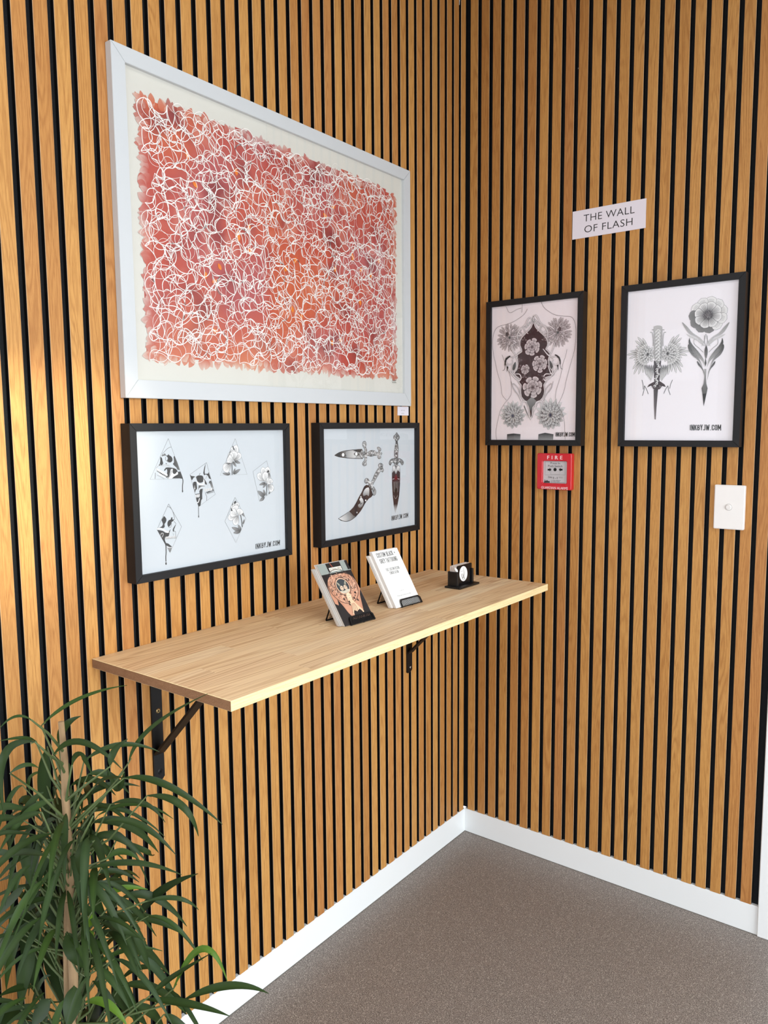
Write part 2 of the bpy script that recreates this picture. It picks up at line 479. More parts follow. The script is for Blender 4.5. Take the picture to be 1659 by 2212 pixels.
D = .011   # slat thickness
def slat_wall(name, axis, spans, z0, z1, oakm, backing, chk):
    """black felt panel with its timber slats; spans = (start, end) of each slat along the wall"""
    bm = bmesh.new()
    if axis == 'Y': box(bm, -.10, -D, backing[0], backing[1], z0, z1)
    else: box(bm, backing[0], backing[1], D, .10, z0, z1)
    wall = struct(name, bm, M['felt'])
    bm = bmesh.new()
    c = .0007
    def P(s, d, z):  # s along the wall, d outwards
        return (d, s, z) if axis == 'Y' else (s, -d, z)
    for (a, e) in spans:
        # lipped profile: oak face, pale chamfer at the veneer edge, black core sides
        prof = [(a, -D), (a, -c), (a+c, 0), (e-c, 0), (e, -c), (e, -D)]
        mis = [2, 1, 0, 1, 2]
        lo = [bm.verts.new(P(s, d, z0)) for s, d in prof]; hi = [bm.verts.new(P(s, d, z1)) for s, d in prof]
        for i in range(5):
            vs = (lo[i], lo[i+1], hi[i+1], hi[i])
            f = bm.faces.new(vs if axis == 'X' else vs); f.material_index = mis[i]
        f = bm.faces.new(lo); f.material_index = 2
        f = bm.faces.new(hi); f.material_index = 2
    bmesh.ops.recalc_face_normals(bm, faces=bm.faces)
    o = obj('timber_slats', bm, None, wall, mats=[oakm, M['veneer_edge'], M['slat_core']])
    return wall
A, W1, PITCH_S = .0491, .01243, .04
left = []
for k in range(-2, 39):
    # slat between gap k-1 and gap k
    y0 = -(A+(37-(k-1))*PITCH_S)+W1; y1 = -(A+(37-k)*PITCH_S)
    if k == 38: y1 = -.0091
    left.append((y0, y1))
YEND = left[0][0]-.004
slat_wall('wall_left', 'Y', left, SK_H, CEIL, M['oakL'], (YEND, D), 0)
B, W2, P2 = .0388, .01203, .040087
right = [(.0112, B)]
for k in range(1, 23): right.append((B+(k-1)*P2+W2, B+k*P2))
XEND = .9388
slat_wall('wall_right', 'X', right, SK_H, CEIL, M['oakR'], (-D, XEND), 0)

# skirting boards, flush with the slat faces, mitred in the corner
def skirt(name, pts, dirv):
    bm = bmesh.new()
    prism(bm, pts, dirv); struct(name, bm, M['white_paint'])
bm = bmesh.new()
prism(bm, [(-.004, .0, 0), (0, 0, 0), (0, 0, SK_H-.0015), (-.0015, 0, SK_H), (-.03, .0, SK_H), (-.03, .0, 0)], (0, -4.4, 0))
struct('baseboard_left', bm, M['white_paint'])
bm = bmesh.new()
prism(bm, [(-.0, 0, 0), (-.0, 0, SK_H-.0015), (-.0, .0015, SK_H), (-.0, .03, SK_H), (-.0, .03, 0)], (XEND-.0002, 0, 0))
struct('baseboard_right', bm, M['white_paint'])
# thin grey line where vinyl meets skirting
M['skirting_line'] = plain('grey_skirting_line', (110, 106, 100), .8)
bm = bmesh.new(); box(bm, 0, .0018, -4.4, 0, 0, .0012); box(bm, 0, XEND, -.0018, 0, 0, .0012); struct('trim_3', bm, M['skirting_line'])
# architrave at the right end of the slats and the plastered return beyond it
bm = bmesh.new(); box(bm, XEND+.0005, 1.06, -.006, .05, 0, CEIL, bev=.002); struct('trim_1', bm, M['white_paint'])
bm = bmesh.new(); box(bm, 1.06, 3.2, 0, .1, 0, CEIL); struct('wall_right_return', bm, M['white_wall'])
# shopfront walls with their glazed openings
def open_wall(name, axis, pos, a0, a1, oa0, oa1, oz0, oz1, win):
    bm = bmesh.new(); bg = bmesh.new()
    for (p, q, z0, z1) in ((a0, oa0, 0, CEIL), (oa1, a1, 0, CEIL), (oa0, oa1, 0, oz0), (oa0, oa1, oz1, CEIL)):
        if axis == 'Y': box(bm, pos, pos+.1, p, q, z0, z1)
        else: box(bm, p, q, pos-.1, pos, z0, z1)
    struct(name, bm, M['white_wall'])
    if axis == 'Y': box(bg, pos+.045, pos+.05, oa0, oa1, oz0, oz1)
    else: box(bg, oa0, oa1, pos-.05, pos-.045, oz0, oz1)
    struct(win, bg, M['glass'])
open_wall('wall_front', 'Y', 3.1, -4.6, .1, -3.7, -.35, .12, 2.10, 'window_1')
open_wall('wall_left_return', 'Y', -.104, -4.6, YEND, -3.5, -1.74, .12, 2.3, 'window_3')
open_wall('wall_back', 'X', -4.5, -.1, 3.1, .4, 2.9, .12, 2.2, 'window_2')

# ------------------------------------------------------------------ the shelf
SZ, ST, SX, SY0, SY1 = .956, .0185, .4015, -1.386, -.213
def pine(name, cols, kind):
    m, nt, b = newmat(name); g = N(nt)
    geo = g.new('ShaderNodeNewGeometry'); sep = g.new('ShaderNodeSeparateXYZ'); g.link(geo.outputs['Position'], sep.inputs[0])
    X, Y, Z = sep.outputs
    if kind == 'top':
        row = g.math('FLOOR', g.math('MULTIPLY', X, 1/.0445))
        wn = g.new('ShaderNodeTexWhiteNoise', noise_dimensions='1D'); g.link(row, wn.inputs['W'])
        yy = g.math('ADD', g.math('MULTIPLY', Y, 1/.46), g.math('MULTIPLY', wn.outputs['Value'], 7.0))
        cell = g.math('FLOOR', yy)
        wn2 = g.new('ShaderNodeTexWhiteNoise', noise_dimensions='2D'); g.link(g.xyz(row, cell, 0), wn2.inputs['Vector'])
        rnd = wn2.outputs['Value']
        r9 = g.math('MULTIPLY', rnd, 91.0)
        # stave tilt: growth lines run at slightly different slopes stave by stave
        xs = g.math('ADD', X, g.math('MULTIPLY', Y, g.math('MULTIPLY', g.math('SUBTRACT', rnd, .5), .07)))
        f = g.noise(g.xyz(g.math('MULTIPLY', xs, 42.0), g.math('MULTIPLY', Y, 1.7), r9), 1.0, 1, 0, .4)
        lines = g.math('SINE', g.math('ADD', g.math('MULTIPLY', f, 46.0), g.math('MULTIPLY', xs, 560.0)))
        lines = g.math('POWER', g.math('MULTIPLY_ADD', lines, .5, .5), 2.0)
        fine = g.noise(g.xyz(g.math('MULTIPLY', X, 900.0), g.math('MULTIPLY', Y, 20.0), r9), 1.0, 2)
        base = g.ramp(rnd, [(0, cols[0]), (.35, cols[1]), (.7, cols[2]), (1, cols[3])])
        amt = g.math('MULTIPLY', lines, g.math('MULTIPLY_ADD', g.noise(g.xyz(g.math('MULTIPLY', X, 9.0), g.math('MULTIPLY', Y, 1.2), r9), 1.0, 1), .9, .12))
        c = g.mix(amt, base, g.mix(1.0, base, lin((205, 180, 158)), 'MULTIPLY'))
        c = g.mix(g.math('MULTIPLY', fine, .3), c, g.mix(1.0, c, lin((228, 214, 200)), 'MULTIPLY'))
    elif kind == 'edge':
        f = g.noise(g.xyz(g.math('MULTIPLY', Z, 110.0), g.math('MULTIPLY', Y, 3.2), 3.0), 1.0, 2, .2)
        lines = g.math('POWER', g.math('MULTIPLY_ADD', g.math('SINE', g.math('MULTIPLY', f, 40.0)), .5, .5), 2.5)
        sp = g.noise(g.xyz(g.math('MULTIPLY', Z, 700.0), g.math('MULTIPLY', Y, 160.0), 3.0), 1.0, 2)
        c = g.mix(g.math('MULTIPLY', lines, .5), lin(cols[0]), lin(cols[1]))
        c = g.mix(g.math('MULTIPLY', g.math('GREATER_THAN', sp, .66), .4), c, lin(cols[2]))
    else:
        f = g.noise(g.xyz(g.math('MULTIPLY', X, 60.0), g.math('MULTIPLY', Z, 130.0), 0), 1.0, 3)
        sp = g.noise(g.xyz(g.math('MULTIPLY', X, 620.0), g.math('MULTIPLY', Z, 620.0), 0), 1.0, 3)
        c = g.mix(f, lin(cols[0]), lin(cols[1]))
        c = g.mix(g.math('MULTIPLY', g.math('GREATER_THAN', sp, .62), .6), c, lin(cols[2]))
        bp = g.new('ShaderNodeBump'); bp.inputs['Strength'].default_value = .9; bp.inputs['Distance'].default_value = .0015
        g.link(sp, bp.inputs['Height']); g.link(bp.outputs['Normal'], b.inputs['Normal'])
    g.link(c, b.inputs['Base Color']); b.inputs['Roughness'].default_value = .5 if kind != 'end' else .9
    b.inputs['Specular IOR Level'].default_value = .3
    return m
M['pine_top'] = pine('pine_face', [(242, 210, 164), (248, 219, 176), (236, 198, 152), (252, 230, 192)], 'top')
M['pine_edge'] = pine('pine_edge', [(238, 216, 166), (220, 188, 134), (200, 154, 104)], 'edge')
M['pine_end'] = pine('pine_end_grain_shaded', [(148, 108, 78), (126, 90, 62), (184, 144, 106)], 'end')  # brown end grain, with the shade of the end face mixed into its colour
bm = bmesh.new()
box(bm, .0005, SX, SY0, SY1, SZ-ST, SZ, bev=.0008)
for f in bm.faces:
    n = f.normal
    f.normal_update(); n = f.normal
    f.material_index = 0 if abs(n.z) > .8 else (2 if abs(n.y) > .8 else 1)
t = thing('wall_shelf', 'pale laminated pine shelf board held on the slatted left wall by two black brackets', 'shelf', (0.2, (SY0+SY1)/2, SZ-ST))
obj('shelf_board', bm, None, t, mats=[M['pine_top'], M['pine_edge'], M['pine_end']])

def bracket(yc, label, hdrop, reach, w_, vis):
    t = thing('shelf_bracket', label, 'bracket', (0.002, yc, SZ-ST-.02), 'black angle brackets under the pine shelf')
    zt = SZ-ST-.0003; h = w_/2; th = .004
    bm = bmesh.new()   # wall plate with clipped lower corners
    cl = .008
    prism(bm, [(.0003, yc-h, zt-.0045), (.0003, yc+h, zt-.0045), (.0003, yc+h, zt-hdrop+cl), (.0003, yc+h-cl, zt-hdrop), (.0003, yc-h+cl*.4, zt-hdrop), (.0003, yc-h, zt-hdrop+cl*.4)], (th, 0, 0))
    obj('wall_plate', bm, M['black_metal'], t)
    bm = bmesh.new(); box(bm, .0003, reach, yc-h, yc+h, zt-th, zt, bev=.0006)
    obj('shelf_plate', bm, M['black_metal'], t)
    bm = bmesh.new()   # diagonal brace strip
    a0 = Vector((.0045, 0, zt-hdrop*vis)); a1 = Vector((.214, 0, zt-th-.0005))
    d = (a1-a0).normalized(); nn = Vector((d.z, 0, -d.x))
    q = .005
    pts = [a0, a1, a1+nn*q+d*(-.001), a0+nn*q]
    prism(bm, [(p.x, yc-h*.92, p.z) for p in pts], (0, h*1.84, 0))
    obj('brace', bm, M['black_metal'], t)
    return t
b1 = bracket(-1.2445, 'black angle bracket under the near left end of the shelf', .283, .262, .0265, .772)
b2 = bracket(-.3305, 'black angle bracket under the far right part of the shelf', .283, .262, .0265, .772)
def screw(par, y, z, mt, r=.0052, hole=False):
    bm = bmesh.new(); cyl(bm, (.0043, y, z), (1, 0, 0), r, .0012, 20, r2=r*.7)
    o = obj('screw', bm, mt, par)
    bm = bmesh.new()
    for ang in (.5, .5+pi/2):
        dx, dz = cos(ang)*r*.55, sin(ang)*r*.55; nx, nz = -sin(ang)*r*.13, cos(ang)*r*.13
        prism(bm, [(.0055, y+dx+nx, z+dz+nz), (.0055, y+dx-nx, z+dz-nz), (.0055, y-dx-nx, z-dz-nz), (.0055, y-dx+nx, z-dz+nz)], (.0003, 0, 0))
    obj('screw_slot', bm, M['slat_core'], o)
screw(b1, -1.2415, .808, M['brass']); screw(b1, -1.2425, .675, M['black_metal'], .0062)
screw(b2, -.3255, .669, M['steel'], .0042); 

# ------------------------------------------------------------------ picture frames
def picture_frame(name, label, group, axis, u0, u1, z0, z1, border, front, depth_in, fm, brd_bottom=None):
    """axis 'Y' = hangs on the left wall (faces +x), 'X' = on the right wall (faces -y)"""
    bb = brd_bottom or border
    W3 = (lambda u, d, z: Vector((d, u, z))) if axis == 'Y' else (lambda u, d, z: Vector((u, -d, z)))
    t = thing(name, label, 'picture', W3((u0+u1)/2, .0005, z0), group)
    bm = bmesh.new()
    O = [(u0, z0), (u1, z0), (u1, z1), (u0, z1)]
    I = [(u0+border, z0+bb), (u1-border, z0+bb), (u1-border, z1-border), (u0+border, z1-border)]
    dback = .0008
    for i in range(4):
        j = (i+1) % 4
        def sh(p, q, e=.00022):  # hairline mitre joint
            l = math.hypot(q[0]-p[0], q[1]-p[1]); return (p[0]+(q[0]-p[0])/l*e, p[1]+(q[1]-p[1])/l*e)
        q4 = [sh(O[i], O[j]), sh(O[j], O[i]), sh(I[j], I[i]), sh(I[i], I[j])]
        a = [bm.verts.new(W3(u, dback, z)) for u, z in q4]
        b_ = [bm.verts.new(W3(u, front, z)) for u, z in q4]
        bm.faces.new(a); bm.faces.new(b_)
        side = []
        for k in range(4):
            side.append(bm.faces.new((a[k], a[(k+1) % 4], b_[(k+1) % 4], b_[k])))
    bmesh.ops.recalc_face_normals(bm, faces=bm.faces)
    es = [e for e in bm.edges if all(abs((v.co.x if axis == 'Y' else -v.co.y)-front) < 1e-6 for v in e.verts)]
    bmesh.ops.bevel(bm, geom=es, offset=.0006, segments=2, affect='EDGES')
    obj('frame', bm, fm, t)
    bm = bmesh.new()
    pd = front-depth_in
    a, b_ = W3(u0+border*.6, dback+.0005, z0+bb*.6), W3(u1-border*.6, pd-.0012, z1-border*.6)
    box(bm, min(a.x, b_.x), max(a.x, b_.x), min(a.y, b_.y), max(a.y, b_.y), a.z, b_.z)
    obj('backing_board', bm, M['backing'], t)
    # glazing sheet
    bm = bmesh.new(); gd = pd+.0045
    quad(bm, [W3(I[0][0]-.001, gd, I[0][1]-.001), W3(I[1][0]+.001, gd, I[1][1]-.001), W3(I[2][0]+.001, gd, I[2][1]+.001), W3(I[3][0]-.001, gd, I[3][1]+.001)])
    g_ = obj('glass', bm, M['glass'], t)
    P = W3(I[0][0], pd, I[0][1])
    nrm = Vector((1, 0, 0)) if axis == 'Y' else Vector((0, -1, 0)); ex = Vector((0, 1, 0)) if axis == 'Y' else Vector((1, 0, 0))
    art = Art(P, nrm, ex)
    wd, ht = I[1][0]-I[0][0], I[2][1]-I[0][1]
    return t, art, wd, ht

# ------------------------------------------------------------------ large painting: white web over red washes
t, A_, wd, ht = picture_frame('framed_painting', 'large white framed painting of white looping lines over red and orange', None, 'Y', -1.2965, -.3365, 1.4605, 2.121, .030, .018, .0085, M['white_frame'], .036)
PT = t
CREAM = (214, 212, 203)
def rect(A, a, b, c, d, col): A.poly([(a, b), (c, b), (c, d), (a, d)], col)
rect(A_, -.012, -.012, wd+.012, ht+.012, CREAM)
def nz(x, y, s, o=0): return noise.noise(Vector((x*s+o, y*s-o, o*1.7)))
def mixc(a, b, t_):
    t_ = max(0, min(1, t_)); return tuple(a[i]+(b[i]-a[i])*t_ for i in range(3))
def pcol(u, v):
    c = mixc((200, 84, 66), (190, 92, 92), .5+1.3*nz(u, v, 7, 3))
    c = mixc(c, (212, 104, 70), max(0, 1.4*nz(u, v, 6, 11)+.05))
    c = mixc(c, (150, 62, 62), max(0, 2.0*nz(u, v, 16, 21)-.25))
    c = mixc(c, (228, 140, 96), max(0, (1-v/.2))*max(0, .55+1.2*nz(u, v, 6, 31)))
    c = mixc(c, (236, 170, 150), max(0, 1.6*nz(u, v, 22, 41)-.3)*.7)
    c = mixc(c, (204, 74, 48), max(0, 1.2*nz(u, v, 9, 61)-.45)*max(0, 1.2*u/wd))
    return tuple(x*.93 for x in c)
PU0, PU1, PV0, PV1 = .020, .874, .030, .560
def edge_in(u, v):
    """inside amount of the painted area (metres)"""
    top = PV1-.004+.012*nz(u, 0, 9, 5) - .03*max(0, (u-.80)/.07)**2
    r = PU1-.006+.010*nz(v, 0, 9, 9)
    l = PU0+.008+.008*nz(v, 0, 11, 15)
    bo = PV0+.012+.012*nz(u, 0, 10, 25)
    return min(u-l, r-u, v-bo, top-v)
S = .007
A_.k += 1
nu, nv = int(wd/S), int(ht/S)
grid = {}
for i in range(nu+1):
    for j in range(nv+1):
        u, v = i*S, j*S
        grid[i, j] = (len(A_.V), pcol(u, v), edge_in(u, v)); A_.V.append(A_.co((u, v)))
for i in range(nu):
    for j in range(nv):
        q = [grid[i, j], grid[i+1, j], grid[i+1, j+1], grid[i, j+1]]
        if min(x[2] for x in q) > 0:
            A_.F.append([x[0] for x in q]); A_.C += [lin(x[1]) for x in q]
# ragged brush petals along the border of the wash
rs = random.Random(5)
peri = []
n_ = 150
for i in range(n_):
    f = i/n_*4; s_ = int(f); x = f-s_
    if s_ == 0: p = (PU0+.01+x*(PU1-PU0-.02), PV0+.014); a = -pi/2
    elif s_ == 1: p = (PU1-.012, PV0+.01+x*(PV1-PV0-.02)); a = 0
    elif s_ == 2: p = (PU1-.01-x*(PU1-PU0-.02), PV1-.012-(.02 if x < .07 else 0)); a = pi/2
    else: p = (PU0+.014, PV1-.01-x*(PV1-PV0-.02)); a = pi
    peri.append((p, a))
for (p, a) in peri:
    for q in range(3):
        pale = rs.random() < .5
        cc = pcol(*p); 
        c1_ = mixc(cc, CREAM, .7 if pale else .3)
        A_.petal((p[0]-cos(a)*.012+rs.uniform(-.006, .006), p[1]-sin(a)*.012+rs.uniform(-.006, .006)), a+rs.uniform(-.7, .7), rs.uniform(.014, .026), rs.uniform(.010, .020),
                 ct=c1_, cb=cc, out=cc, lw=0, p=.8)
# small yellow glints
for _ in range(26):
    u, v = rs.uniform(.06, .8), rs.uniform(.1, .5)
    A_.petal((u, v), rs.uniform(0, 6.3), .016, .009, ct=(232, 138, 40), cb=(224, 110, 40), lw=0, p=1)
# web of looping white strokes
nodes = []
sp = .0185
for i in range(int(wd/sp)+1):
    for j in range(int(ht/sp)+1):
        u = i*sp+rs.uniform(-.45, .45)*sp; v = (j+.5*(i % 2))*sp+rs.uniform(-.45, .45)*sp
        if edge_in(u, v) > .002: nodes.append((u, v))
buck = {}
for k_, (u, v) in enumerate(nodes): buck.setdefault((int(u/.05), int(v/.05)), []).append(k_)
WHITE = (246, 241, 236)
A_.k += 1
kk = A_.k
for k_, (u, v) in enumerate(nodes):
    bi, bj = int(u/.05), int(v/.05)
    cand = [q for x in (-1, 0, 1) for y in (-1, 0, 1) for q in buck.get((bi+x, bj+y), []) if q > k_ and .012 < math.hypot(nodes[q][0]-u, nodes[q][1]-v) < .040]
    rs.shuffle(cand)
    for q in cand[:rs.choice((2, 3, 3, 4))]:
        a, b = (u, v), nodes[q]
        l = math.hypot(b[0]-a[0], b[1]-a[1]); h = rs.choice((-1, 1))*rs.uniform(.04, .36)*l
        mx_, my_ = (a[0]+b[0])/2-(b[1]-a[1])/l*h, (a[1]+b[1])/2+(b[0]-a[0])/l*h
        pts = [tuple((1-s)**2*a[i]+2*s*(1-s)*(2*(mx_, my_)[i]-(a[i]+b[i])/2)+s*s*b[i] for i in (0, 1)) for s in (0, .17, .34, .5, .66, .83, 1)]
        wv = rs.choice((.0007, .0012, .0016, .0019))
        A_.k = kk+rs.randint(0, 8)
        A_.line(pts, wv, WHITE, 0, taper=.25)
A_.k = kk+10
T1 = A_.T(230, 80, 2.476)
sg = T1((1527, 1850), (1548, 1850), (1527, 1834))
A_.text('CCC', sg[0], sg[1], sg[2], 70)
A_.build('artwork', M['paint'], t)

# ------------------------------------------------------------------ skull and peony print
t, A_, wd, ht = picture_frame('framed_print', 'black framed print of skulls and peonies cut into triangles and diamonds', 'black framed tattoo flash prints', 'Y', -1.2995, -.8555, 1.0915, 1.4105, .0158, .030, .0085, M['black_frame'])
rect(A_, -.01, -.01, wd+.01, ht+.01, (200, 206, 211))
BK, LG = 58, 205
f = A_.T(310, 930, 15.8)
def tri_line(pts, c=90, w_=.0007): A_.line(pts, w_, c, 0, closed=True)
tri_line(f((845, 275), (1340, 1640), (225, 1668)))
A_.line(f((955, 560), (870, 585), (780, 650), (710, 730), (640, 800)), .0009, 110)
A_.poly(f((575, 905), (612, 920), (635, 960), (650, 1040), (668, 1100), (650, 1165), (610, 1185), (560, 1140), (572, 1040)), BK, 3)
A_.poly(f((770, 860), (830, 840), (850, 800), (880, 845), (940, 880), (985, 950), (985, 1030), (930, 1085), (860, 1085), (800, 1050), (830, 950), (800, 890)), BK, 3)
A_.line(f((760, 900), (745, 960), (770, 1020), (850, 1070)), .0012, 120)
A_.line(f((630, 880), (660, 830), (700, 855), (720, 800), (760, 860)), .0026, 110)
A_.grad(f((1060, 860), (1025, 900), (1035, 1000), (1040, 1080), (1000, 1145), (1050, 1200), (1120, 1260), (1160, 1340), (1245, 1350), (1160, 1100)), BK, 110, (1, 0), 0)
A_.poly(f((540, 1130), (580, 1190), (545, 1210), (525, 1180)), 80)
A_.poly(f((755, 1110), (800, 1125), (790, 1150), (760, 1145)), 80)
for k in range(6): A_.line(f((600+k*55, 1240+k*8), (640+k*40, 1170), (700+k*50, 1150+k*22)), .0006, 175)
A_.poly(f((700, 1360), (760, 1270), (860, 1260), (1000, 1275), (1100, 1310), (1165, 1390), (1130, 1430), (1060, 1480), (1010, 1460), (995, 1380), (990, 1310), (940, 1310), (910, 1370), (895, 1500), (850, 1590), (780, 1605), (750, 1580), (790, 1500), (810, 1400), (790, 1310), (735, 1370)), BK, 2)
A_.poly(f((425, 1360), (520, 1385), (640, 1435), (800, 1510), (790, 1600), (640, 1530), (530, 1440), (470, 1400)), BK)
for k in range(8):  # teeth
    x, y = 440+k*48, 1290+k*27
    A_.poly(f((x, y), (x+36, y+8), (x+40, y+75), (x+16, y+92), (x-2, y+60)), 244, 2); A_.line(f((x, y+10), (x-2, y+60), (x+16, y+90), (x+40, y+70)), .0005, 130)
for k in range(6):
    x, y = 520+k*42, 1450+k*22
    A_.poly(f((x, y), (x+26, y+8), (x+28, y+55), (x+4, y+52)), 244, 2)
    A_.line(f((x-60, y+50), (x-40, y+90), (x-10, y+70)), .0006, 130)
A_.line(f((430, 1290), (500, 1210), (600, 1190), (680, 1200)), .0007, 140)
A_.line(f((405, 1440), (400, 1560), (390, 1650)), .0012, 110)
A_.poly(f((905, 1440), (925, 1350), (975, 1300), (1000, 1330), (990, 1420), (1040, 1480), (1100, 1460), (1130, 1410), (1190, 1480), (1060, 1560), (960, 1640), (820, 1635), (880, 1560)), 232, 2)
A_.line(f((905, 1440), (925, 1350), (975, 1300), (1000, 1330), (990, 1420), (1040, 1480), (1100, 1460), (1130, 1410)), .0007, 110)
A_.line(f((820, 1640), (890, 1560), (930, 1460), (960, 1360)), .0018, 150)
A_.poly(f((970, 1635), (1040, 1570), (1180, 1490), (1170, 1410), (1260, 1395), (1335, 1600), (1345, 1650), (1240, 1630)), BK)
A_.line(f((1320, 1600), (1345, 1720), (1330, 1900), (1332, 2060)), .0022, BK)
A_.disc(f((1332, 2070))[0], .0016, .0026, BK)

f = A_.T(400, 980, 14.75)
tri_line(f((678, 285), (955, 1300), (425, 1690), (152, 665)))
A_.poly(f((152, 670), (200, 710), (280, 720), (330, 735), (270, 760), (215, 850), (190, 800)), BK)
A_.poly(f((345, 740), (400, 700), (480, 690), (555, 710), (580, 780), (575, 880), (520, 920), (450, 925), (390, 880), (360, 800)), BK, 3)
A_.line(f((480, 620), (440, 680)), .0014, 110)
A_.poly(f((260, 910), (350, 900), (370, 1010), (375, 1110), (330, 1165), (280, 1140), (245, 1030)), BK, 3)
A_.poly(f((300, 1000), (320, 1130), (290, 1140)), 235)
A_.poly(f((600, 690), (575, 620), (590, 520), (620, 400), (650, 310), (640, 420), (620, 540), (625, 640), (720, 640), (745, 590), (820, 815), (760, 790), (720, 700), (660, 660), (620, 680)), BK)
A_.poly(f((600, 790), (650, 870), (690, 950), (680, 990), (630, 960), (600, 850)), BK, 2)
A_.line(f((590, 830), (600, 930), (540, 985), (430, 960), (375, 890)), .0030, 236)
A_.grad(f((430, 1010), (520, 1010), (620, 1020), (640, 1050), (520, 1050), (440, 1100), (410, 1170)), 70, 170, (1, 0))
A_.grad(f((745, 960), (770, 870), (825, 860), (905, 1100), (830, 1080), (800, 980), (770, 930)), BK, 150, (0, -1))
A_.poly(f((450, 1200), (480, 1130), (560, 1110), (540, 1280), (545, 1440), (510, 1480), (485, 1660), (425, 1690), (380, 1560), (350, 1450), (345, 1380), (430, 1400), (470, 1330)), BK)
A_.poly(f((280, 1165), (340, 1165), (310, 1250)), 100)
for k in range(3):
    x, y = 325+k*48, 1300-k*8
    A_.poly(f((x, y), (x+38, y-5), (x+36, y+95), (x+8, y+95)), 244, 2); A_.line(f((x, y), (x+4, y+95), (x+34, y+95), (x+40, y)), .0006, 100)
A_.line(f((320, 1300), (380, 1290), (470, 1270)), .0016, 90)
A_.line(f((375, 1560), (420, 1540), (455, 1420)), .0022, 225)
for k in range(5):
    x, y = 612+k*52, 1125-k*6
    A_.poly(f((x, y), (x+44, y-4), (x+42, y+80-k*5), (x+4, y+90-k*5)), 244); A_.line(f((x, y), (x+4, y+90-k*5), (x+42, y+80-k*5), (x+44, y)), .0006, 95, 0)
A_.poly(f((640, 1245), (750, 1195), (870, 1180), (870, 1090), (915, 1180), (800, 1215), (700, 1250)), BK)
for k in range(8): A_.line(f((690+k*28, 1290-k*9), (705+k*28, 1240-k*5), (720+k*28, 1285-k*9)), .0009, 85, 0)
A_.line(f((640, 1245), (655, 1310), (685, 1360), (680, 1500)), .0011, 110)
A_.line(f((700, 700), (650, 800)), .0010, 150); A_.line(f((720, 900), (720, 1080)), .0006, 170)
A_.line(f((425, 1680), (425, 1850), (428, 1960)), .0016, 90); A_.disc(f((428, 2000))[0], .0013, .0028, BK)

f = A_.T(320, 1070, 13.82)
tri_line(f((610, 255), (995, 935), (652, 1715), (262, 1025)))
A_.line(f((575, 330), (650, 360), (720, 450), (760, 570), (785, 680), (770, 730)), .0010, 110)
A_.poly(f((475, 620), (530, 680), (545, 740), (520, 810), (485, 860), (495, 920), (460, 975), (285, 1000), (400, 930), (440, 850), (400, 740), (440, 670)), BK, 2)
A_.poly(f((690, 660), (720, 660), (725, 720), (775, 720), (740, 770), (700, 800), (680, 870), (640, 920), (605, 940), (575, 880), (580, 800), (620, 740), (670, 720)), BK, 3)
A_.line(f((600, 945), (660, 960), (700, 880), (690, 810)), .0009, 120)
A_.poly(f((830, 850), (800, 950), (770, 1020), (775, 1075), (740, 1080), (735, 1010), (780, 930)), BK, 2)
A_.line(f((765, 770), (835, 850)), .0010, 110); A_.line(f((780, 1080), (815, 1080), (820, 1200), (830, 1290)), .0009, 120)
A_.poly(f((270, 1030), (340, 1040), (430, 1060), (520, 1115), (600, 1110), (670, 1000), (650, 1080), (610, 1220), (500, 1260), (500, 1340), (530, 1420), (600, 1440), (720, 1540), (640, 1545), (545, 1500), (530, 1560), (500, 1450), (400, 1270)), BK)
A_.line(f((370, 1190), (400, 1130), (450, 1140), (440, 1200), (410, 1250)), .0014, 190)
A_.line(f((265, 1010), (380, 990), (480, 1040), (560, 1100), (620, 1090)), .0026, 236)
for k in range(7):
    x, y = 520+k*43, 1240-k*4
    A_.poly(f((x, y), (x+36, y-4), (x+34, y+56), (x+4, y+58)), 244, 2); A_.line(f((x, y), (x+4, y+58), (x+34, y+56), (x+36, y)), .0007, 80)
A_.line(f((640, 1090), (620, 1200)), .0007, 140); A_.line(f((740, 1120), (755, 1200)), .0007, 140)
A_.grad(f((545, 1520), (640, 1550), (725, 1550), (652, 1705)), 225, 120, (0, -1))
for k in range(3): A_.line(f((590+k*22, 1580+k*38), (640, 1590+k*40), (700-k*16, 1580+k*34)), .0014, 80)
A_.line(f((528, 1500), (535, 1700), (525, 1830), (530, 1980)), .0022, BK); A_.disc(f((532, 2035))[0], .0018, .0030, BK)

# peonies
f = A_.T(465, 930, 8.51)
def peony_side(petals, stem, leaves, frame_):
    tri_line(f(*frame_), 120, .0006)
    A_.line(f(*stem), .0022, 66)
    for (p0, p1, w_) in leaves:
        a, b = f(p0, p1); L = math.hypot(b[0]-a[0], b[1]-a[1])
        A_.petal(a, math.atan2(b[1]-a[1], b[0]-a[0]), L, w_, ct=150, cb=70, out=70, lw=.0006, p=.8)
    for (p0, p1, w_, dk) in petals:
        a, b = f(p0, p1); L = math.hypot(b[0]-a[0], b[1]-a[1])
        A_.petal(a, math.atan2(b[1]-a[1], b[0]-a[0]), L, w_, ct=238, cb=dk, out=115, lw=.0006, p=1.5, veins=3)
peony_side([((320, 540), (395, 265), .018, 120), ((340, 550), (470, 430), .016, 110), ((300, 590), (320, 290), .014, 100), ((335, 540), (340, 375), .022, 170), ((250, 560), (300, 400), .016, 140), ((330, 560), (215, 520), .022, 190), ((290, 600), (150, 740), .022, 130)],
           ((305, 590), (308, 700), (308, 815)), [((320, 570), (385, 665), .006), ((350, 560), (460, 600), .006), ((330, 800), (460, 710), .007), ((330, 800), (365, 695), .005), ((260, 815), (130, 785), .005), ((265, 815), (240, 765), .005)],
           ((365, 150), (583, 803), (88, 825)))
A_.poly(f((325, 280), (340, 320), (355, 365), (330, 350), (315, 300)), 70, 2); A_.poly(f((300, 330), (280, 400), (215, 530), (260, 410)), 110)
